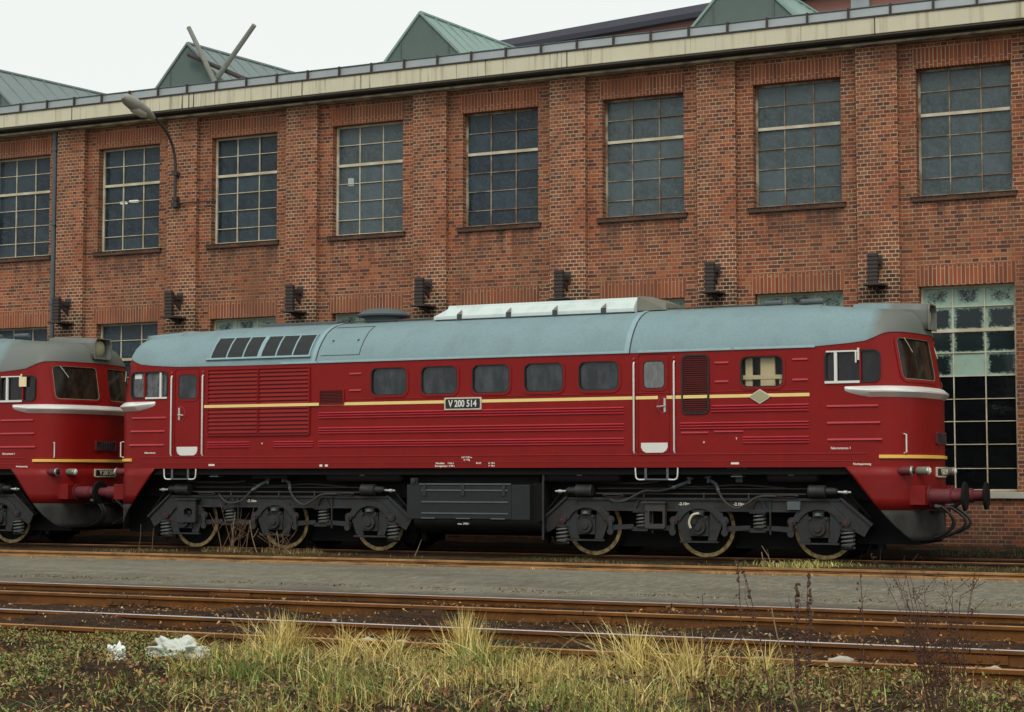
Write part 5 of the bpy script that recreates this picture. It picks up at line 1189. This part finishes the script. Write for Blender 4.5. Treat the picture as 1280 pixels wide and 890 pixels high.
# stalks
def stalk(name, base, tip, seeds, mat, lab, cat, grp, r=.006, branches=0, seedsz=.02, seed0=.55):
    b = Vector(base); b.z = gh(b.x, b.y)-.02; t = Vector(tip); m = MB(); mid = (b+t)/2+Vector((rng.uniform(-.03, .03), 0, 0)); m.tube([b, mid, t], r, 5, r1=r*.45)
    for i in range(branches):
        f = rng.uniform(.35, .9); p = b+(t-b)*f; a = rng.uniform(-.6, .6); m.tube([p, p+Vector((a*.10, rng.uniform(-.05, .05), .07)), p+Vector((a*.18, rng.uniform(-.08, .08), .17))], r*.5, 4, r1=r*.25)
    o = m.build(name, mat); inv = b.copy(); o.data.transform(Matrix.Translation(-inv)); o.location = inv
    if seeds:
        s_ = MB()
        for i in range(seeds):
            f = seed0+(1-seed0)*rng.random(); p = (b+(t-b)*f)-inv+Vector((rng.normal(0, .006), rng.normal(0, .006), 0)); q_ = rng.uniform(.3, 1)*seedsz
            s_.lathe(p, (rng.normal(), rng.normal(), 1), [(-q_*.6, .001), (0, q_*.42), (q_*.6, .001)], 5)
        s_.build('seed_head', mat, o)
    tag(o, lab, cat, grp); return o
GS = 'tall dead stalks standing right of the middle in front of the tracks'
st_ = [((920, 875), (922, 698), 26, .0, 'dark dock stalk with spaced seed clusters, leftmost of the tall stalks'),
       ((968, 870), (930, 712), 24, 0, 'dark stalk leaning left towards the leftmost tall stalk'),
       ((1003, 880), (952, 690), 0, 1, 'bare pale brown stalk leaning left among the dark stalks'),
       ((1000, 880), (996, 728), 55, 0, 'dark seedy dock stalk, left one of the close upright pair'),
       ((1012, 878), (1011, 716), 60, 0, 'dark seedy dock stalk, right one of the close upright pair'),
       ((1075, 880), (1075, 712), 22, 0, 'thin dark stalk between the close upright pair and the brown bush'),
       ((888, 872), (878, 742), 14, 0, 'short thin dark stalk left of all the taller ones')]
CAMP = Vector((14.8097, -30.3939, 1.3755)); Rm = (Matrix.Rotation(.4488, 4, 'Z') @ Matrix.Rotation(math.pi/2+.0676, 4, 'X') @ Matrix.Rotation(.0004, 4, 'Z')).to_3x3(); rX, uX, fX = Rm.col[0], Rm.col[1], -Rm.col[2]
def at(u, v, dist):     # metres along the view axis; used once, to lay plants out in the verge
    return CAMP+(fX+rX*((u-640)/2246.07)+uX*((445-v)/2246.07))*dist
for i, (b, t, sd_, pale, lab) in enumerate(st_):
    D0 = 9.9+.12*i; stalk('dead_stalk', at(b[0], b[1], D0), at(t[0], t[1], D0+.1), sd_, 'stem_pale' if pale else 'stem_dark', lab, 'dead stalk', GS, .0055 if pale else .0045, 0 if pale else 2, .036 if sd_ > 50 else .026, .35)
# brown bush in front of the tracks
bb = at(1185, 880, 9.6); bb.z = gh(bb.x, bb.y)
m = MB(); sdm = MB()
for i in range(32):
    x = rng.uniform(-.22, .18); tp = Vector((x*1.4+rng.normal(0, .10), rng.normal(0, .12), rng.uniform(.45, .98))); m.tube([(x*.35, rng.normal(0, .05), -.02), (x*.7, tp.y*.5, tp.z*.5), tp], .0035, 4, r1=.0012)
    for k in range(5):
        f = rng.uniform(.45, 1); p = Vector((x*.35+(tp.x-x*.35)*f, tp.y*f, tp.z*f)); e = p+Vector((rng.normal(0, .05), rng.normal(0, .04), rng.uniform(.02, .10))); m.tube([p, e], .0016, 3, smooth=False)
        for j in range(6):
            q_ = p+(e-p)*rng.random()+Vector(rng.normal(0, .010, 3)); z_ = rng.uniform(.003, .009); sdm.lathe(q_, (rng.normal(), rng.normal(), 1), [(-z_, .0005), (0, z_*.6), (z_, .0005)], 4)
bo = m.build('brown_bush', 'stem_dark'); bo.location = bb; sdm.build('seed_head', 'stem_dark', bo); tag(bo, 'feathery dark brown dead bush in the right foreground, overlapping the asphalt road', 'bush')
# stalks between the locomotive and the road
gl = 'dead weeds along the locomotive track'
for i, (u0, v0, u1, v1, D0, lab, pale) in enumerate([(275, 690, 300, 640, 35.0, 'thin dead weed in front of the first visible wheel', 0), (292, 690, 275, 628, 34.9, 'dead weed leaning left below the coil spring of the left bogie', 0), (290, 690, 294, 640, 34.8, 'upright pale weed below the coil spring of the left bogie', 1), (307, 690, 318, 632, 34.7, 'dead weed rising between the first two wheels of the left bogie', 0),
        (322, 690, 312, 650, 34.6, 'short dead weed left of the second wheel', 1), (350, 686, 346, 664, 34.3, 'short pale stub in front of the second wheel', 1), (340, 690, 348, 652, 34.5, 'pale weed crossing the second wheel', 1), (172, 690, 176, 655, 35.6, 'thin weed below the nose gap between the two locomotives', 0),
        (190, 690, 192, 660, 35.5, 'green-topped weed beside the left nose skirt', 0), (1100, 715, 1104, 664, 31.0, 'straight pale weed with flat top under the right nose', 1), (1072, 712, 1088, 658, 31.0, 'brown furry weed right of the last wheel', 0), (1127, 713, 1131, 694, 30.9, 'short weed left of the right apron foot', 1), (1134, 713, 1148, 692, 30.9, 'short leaning weed right of the apron foot', 1),
        (516, 698, 527, 674, 33.2, 'curled pale shoot standing below the fuel tank', 1), (966, 722, 952, 682, 30.3, 'pale weed standing left of the last wheel', 1), (880, 705, 871, 682, 31.4, 'short pale weed in front of the fifth wheel', 1)]):
    stalk('dead_weed', at(u0, v0, D0), at(u1, v1, D0), 0, 'stem_pale' if pale else 'stem', lab, 'dead weed', gl, .012, 1 if v0-v1 > 35 else 0)
tag(blades('dry_grass_by_bogie', 1100, (-5.4, -2.9, -2.35, -1.45), (.03, .16), (.007, .013), lambda x, y: pick([(.30, .24, .10), (.20, .14, .06), (.36, .29, .14)]+BROWN), 1.1, lambda x, y: sstep((noise.noise((x*2, y*2, 4))+.2)*2.5)), kind='stuff')
for (bx, nst, spread_, hh, lab) in ((-4.55, 9, .45, .85, 'tangle of bare brown stems in front of the gap between the first two wheels'), (-3.75, 6, .30, .55, 'smaller tangle of bare stems in front of the second wheel')):
    m = MB(); by = -1.95
    for i in range(nst):
        x0_ = rng.normal(0, spread_*.5); tp = Vector((x0_+rng.normal(0, .28), rng.normal(0, .12), hh*rng.uniform(.45, 1))); b0_ = Vector((x0_, rng.normal(0, .1), -.03)); m.tube([b0_, (b0_+tp)/2+Vector((rng.normal(0, .05), 0, .04)), tp], .008, 5, r1=.003)
        for k in range(2):
            f = rng.uniform(.4, .9); p = b0_+(tp-b0_)*f; m.tube([p, p+Vector((rng.normal(0, .15), 0, rng.uniform(.05, .2)))], .005, 4, smooth=False)
    o = m.build('weed_tangle', 'stem'); o.location = (bx, by, gh(bx, by)); tag(o, lab, 'dead weed', gl)

# litter and stones
def blob(name, loc, sx, sy_, sz, mat, lab, cat, grp=None, seed=0, rz=0, cr=.35, sub=3):
    bm = bmesh.new(); bmesh.ops.create_icosphere(bm, subdivisions=sub, radius=1)
    for v in bm.verts:
        q_ = v.co.copy(); k = 1+cr*noise.noise(q_*1.7+Vector((seed, 0, 0)))+cr*.6*noise.noise(q_*4+Vector((0, seed, 0))); k += (.16*noise.noise(q_*9) if sub > 3 else 0); v.co = Vector((q_.x*sx*k, q_.y*sy_*k, max(-.3, q_.z)*sz*k))
    me = bpy.data.meshes.new(name); bm.to_mesh(me); bm.free(); me.materials.append(M[mat]); me.polygons.foreach_set('use_smooth', [True]*len(me.polygons)); o = bpy.data.objects.new(name, me); C.objects.link(o); o.location = (loc[0], loc[1], gh(loc[0], loc[1])+sz*.25 if not (-17.05 < loc[1] < -15.7) else -.045); o.rotation_euler = (0, 0, rz); return tag(o, lab, cat, grp)
blob('plastic_bag', (6.02, -19.15), .075, .05, .075, 'plastic', 'small crumpled white plastic bag lying in the grass at the left', 'plastic bag', None, 3, cr=.9, sub=4)
blob('crumpled_sheet', (6.30, -18.75), .22, .12, .10, 'cloth', 'larger crumpled pale grey sheet lying beside the near rail at the left', 'sheet', None, 8, .2, cr=.7, sub=5)
sg_ = 'pale stones lying along the near track'
for i, (x, y, a, b, c, lab, rz) in enumerate([(6.85, -16.75, .10, .05, .035, 'left one of the two pale stones behind the tallest tuft', .3), (7.22, -16.8, .09, .05, .03, 'right one of the two pale stones behind the tallest tuft', .1), (7.45, -18.05, .10, .05, .02, 'thin white slab lying in the grass under the arching straw tuft', .1),
     (11.03, -16.72, .10, .05, .055, 'blocky pale stone between the near rails at the right', .4), (10.4, -16.75, .16, .04, .02, 'long flat tan stone left of the blocky pale stone', .2), (10.75, -17.75, .12, .06, .03, 'grey-white stone half hidden in the weeds near the tall stalks', .2), (7.05, -15.3, .03, .03, .04, 'small whitish pebble on top of the bright rail line', 0), (12.2, -16.75, .06, .04, .03, 'small pale stone near the right end of the near track', 0), (5.2, -14.6, .03, .02, .03, 'tiny white pebble between the two near tracks', 0)]):
    blob('stone', (x, y), a, b, c, 'stone', lab, 'stone', sg_, i*3+1, rz, .4, 2)
print('objects', len(bpy.data.objects))
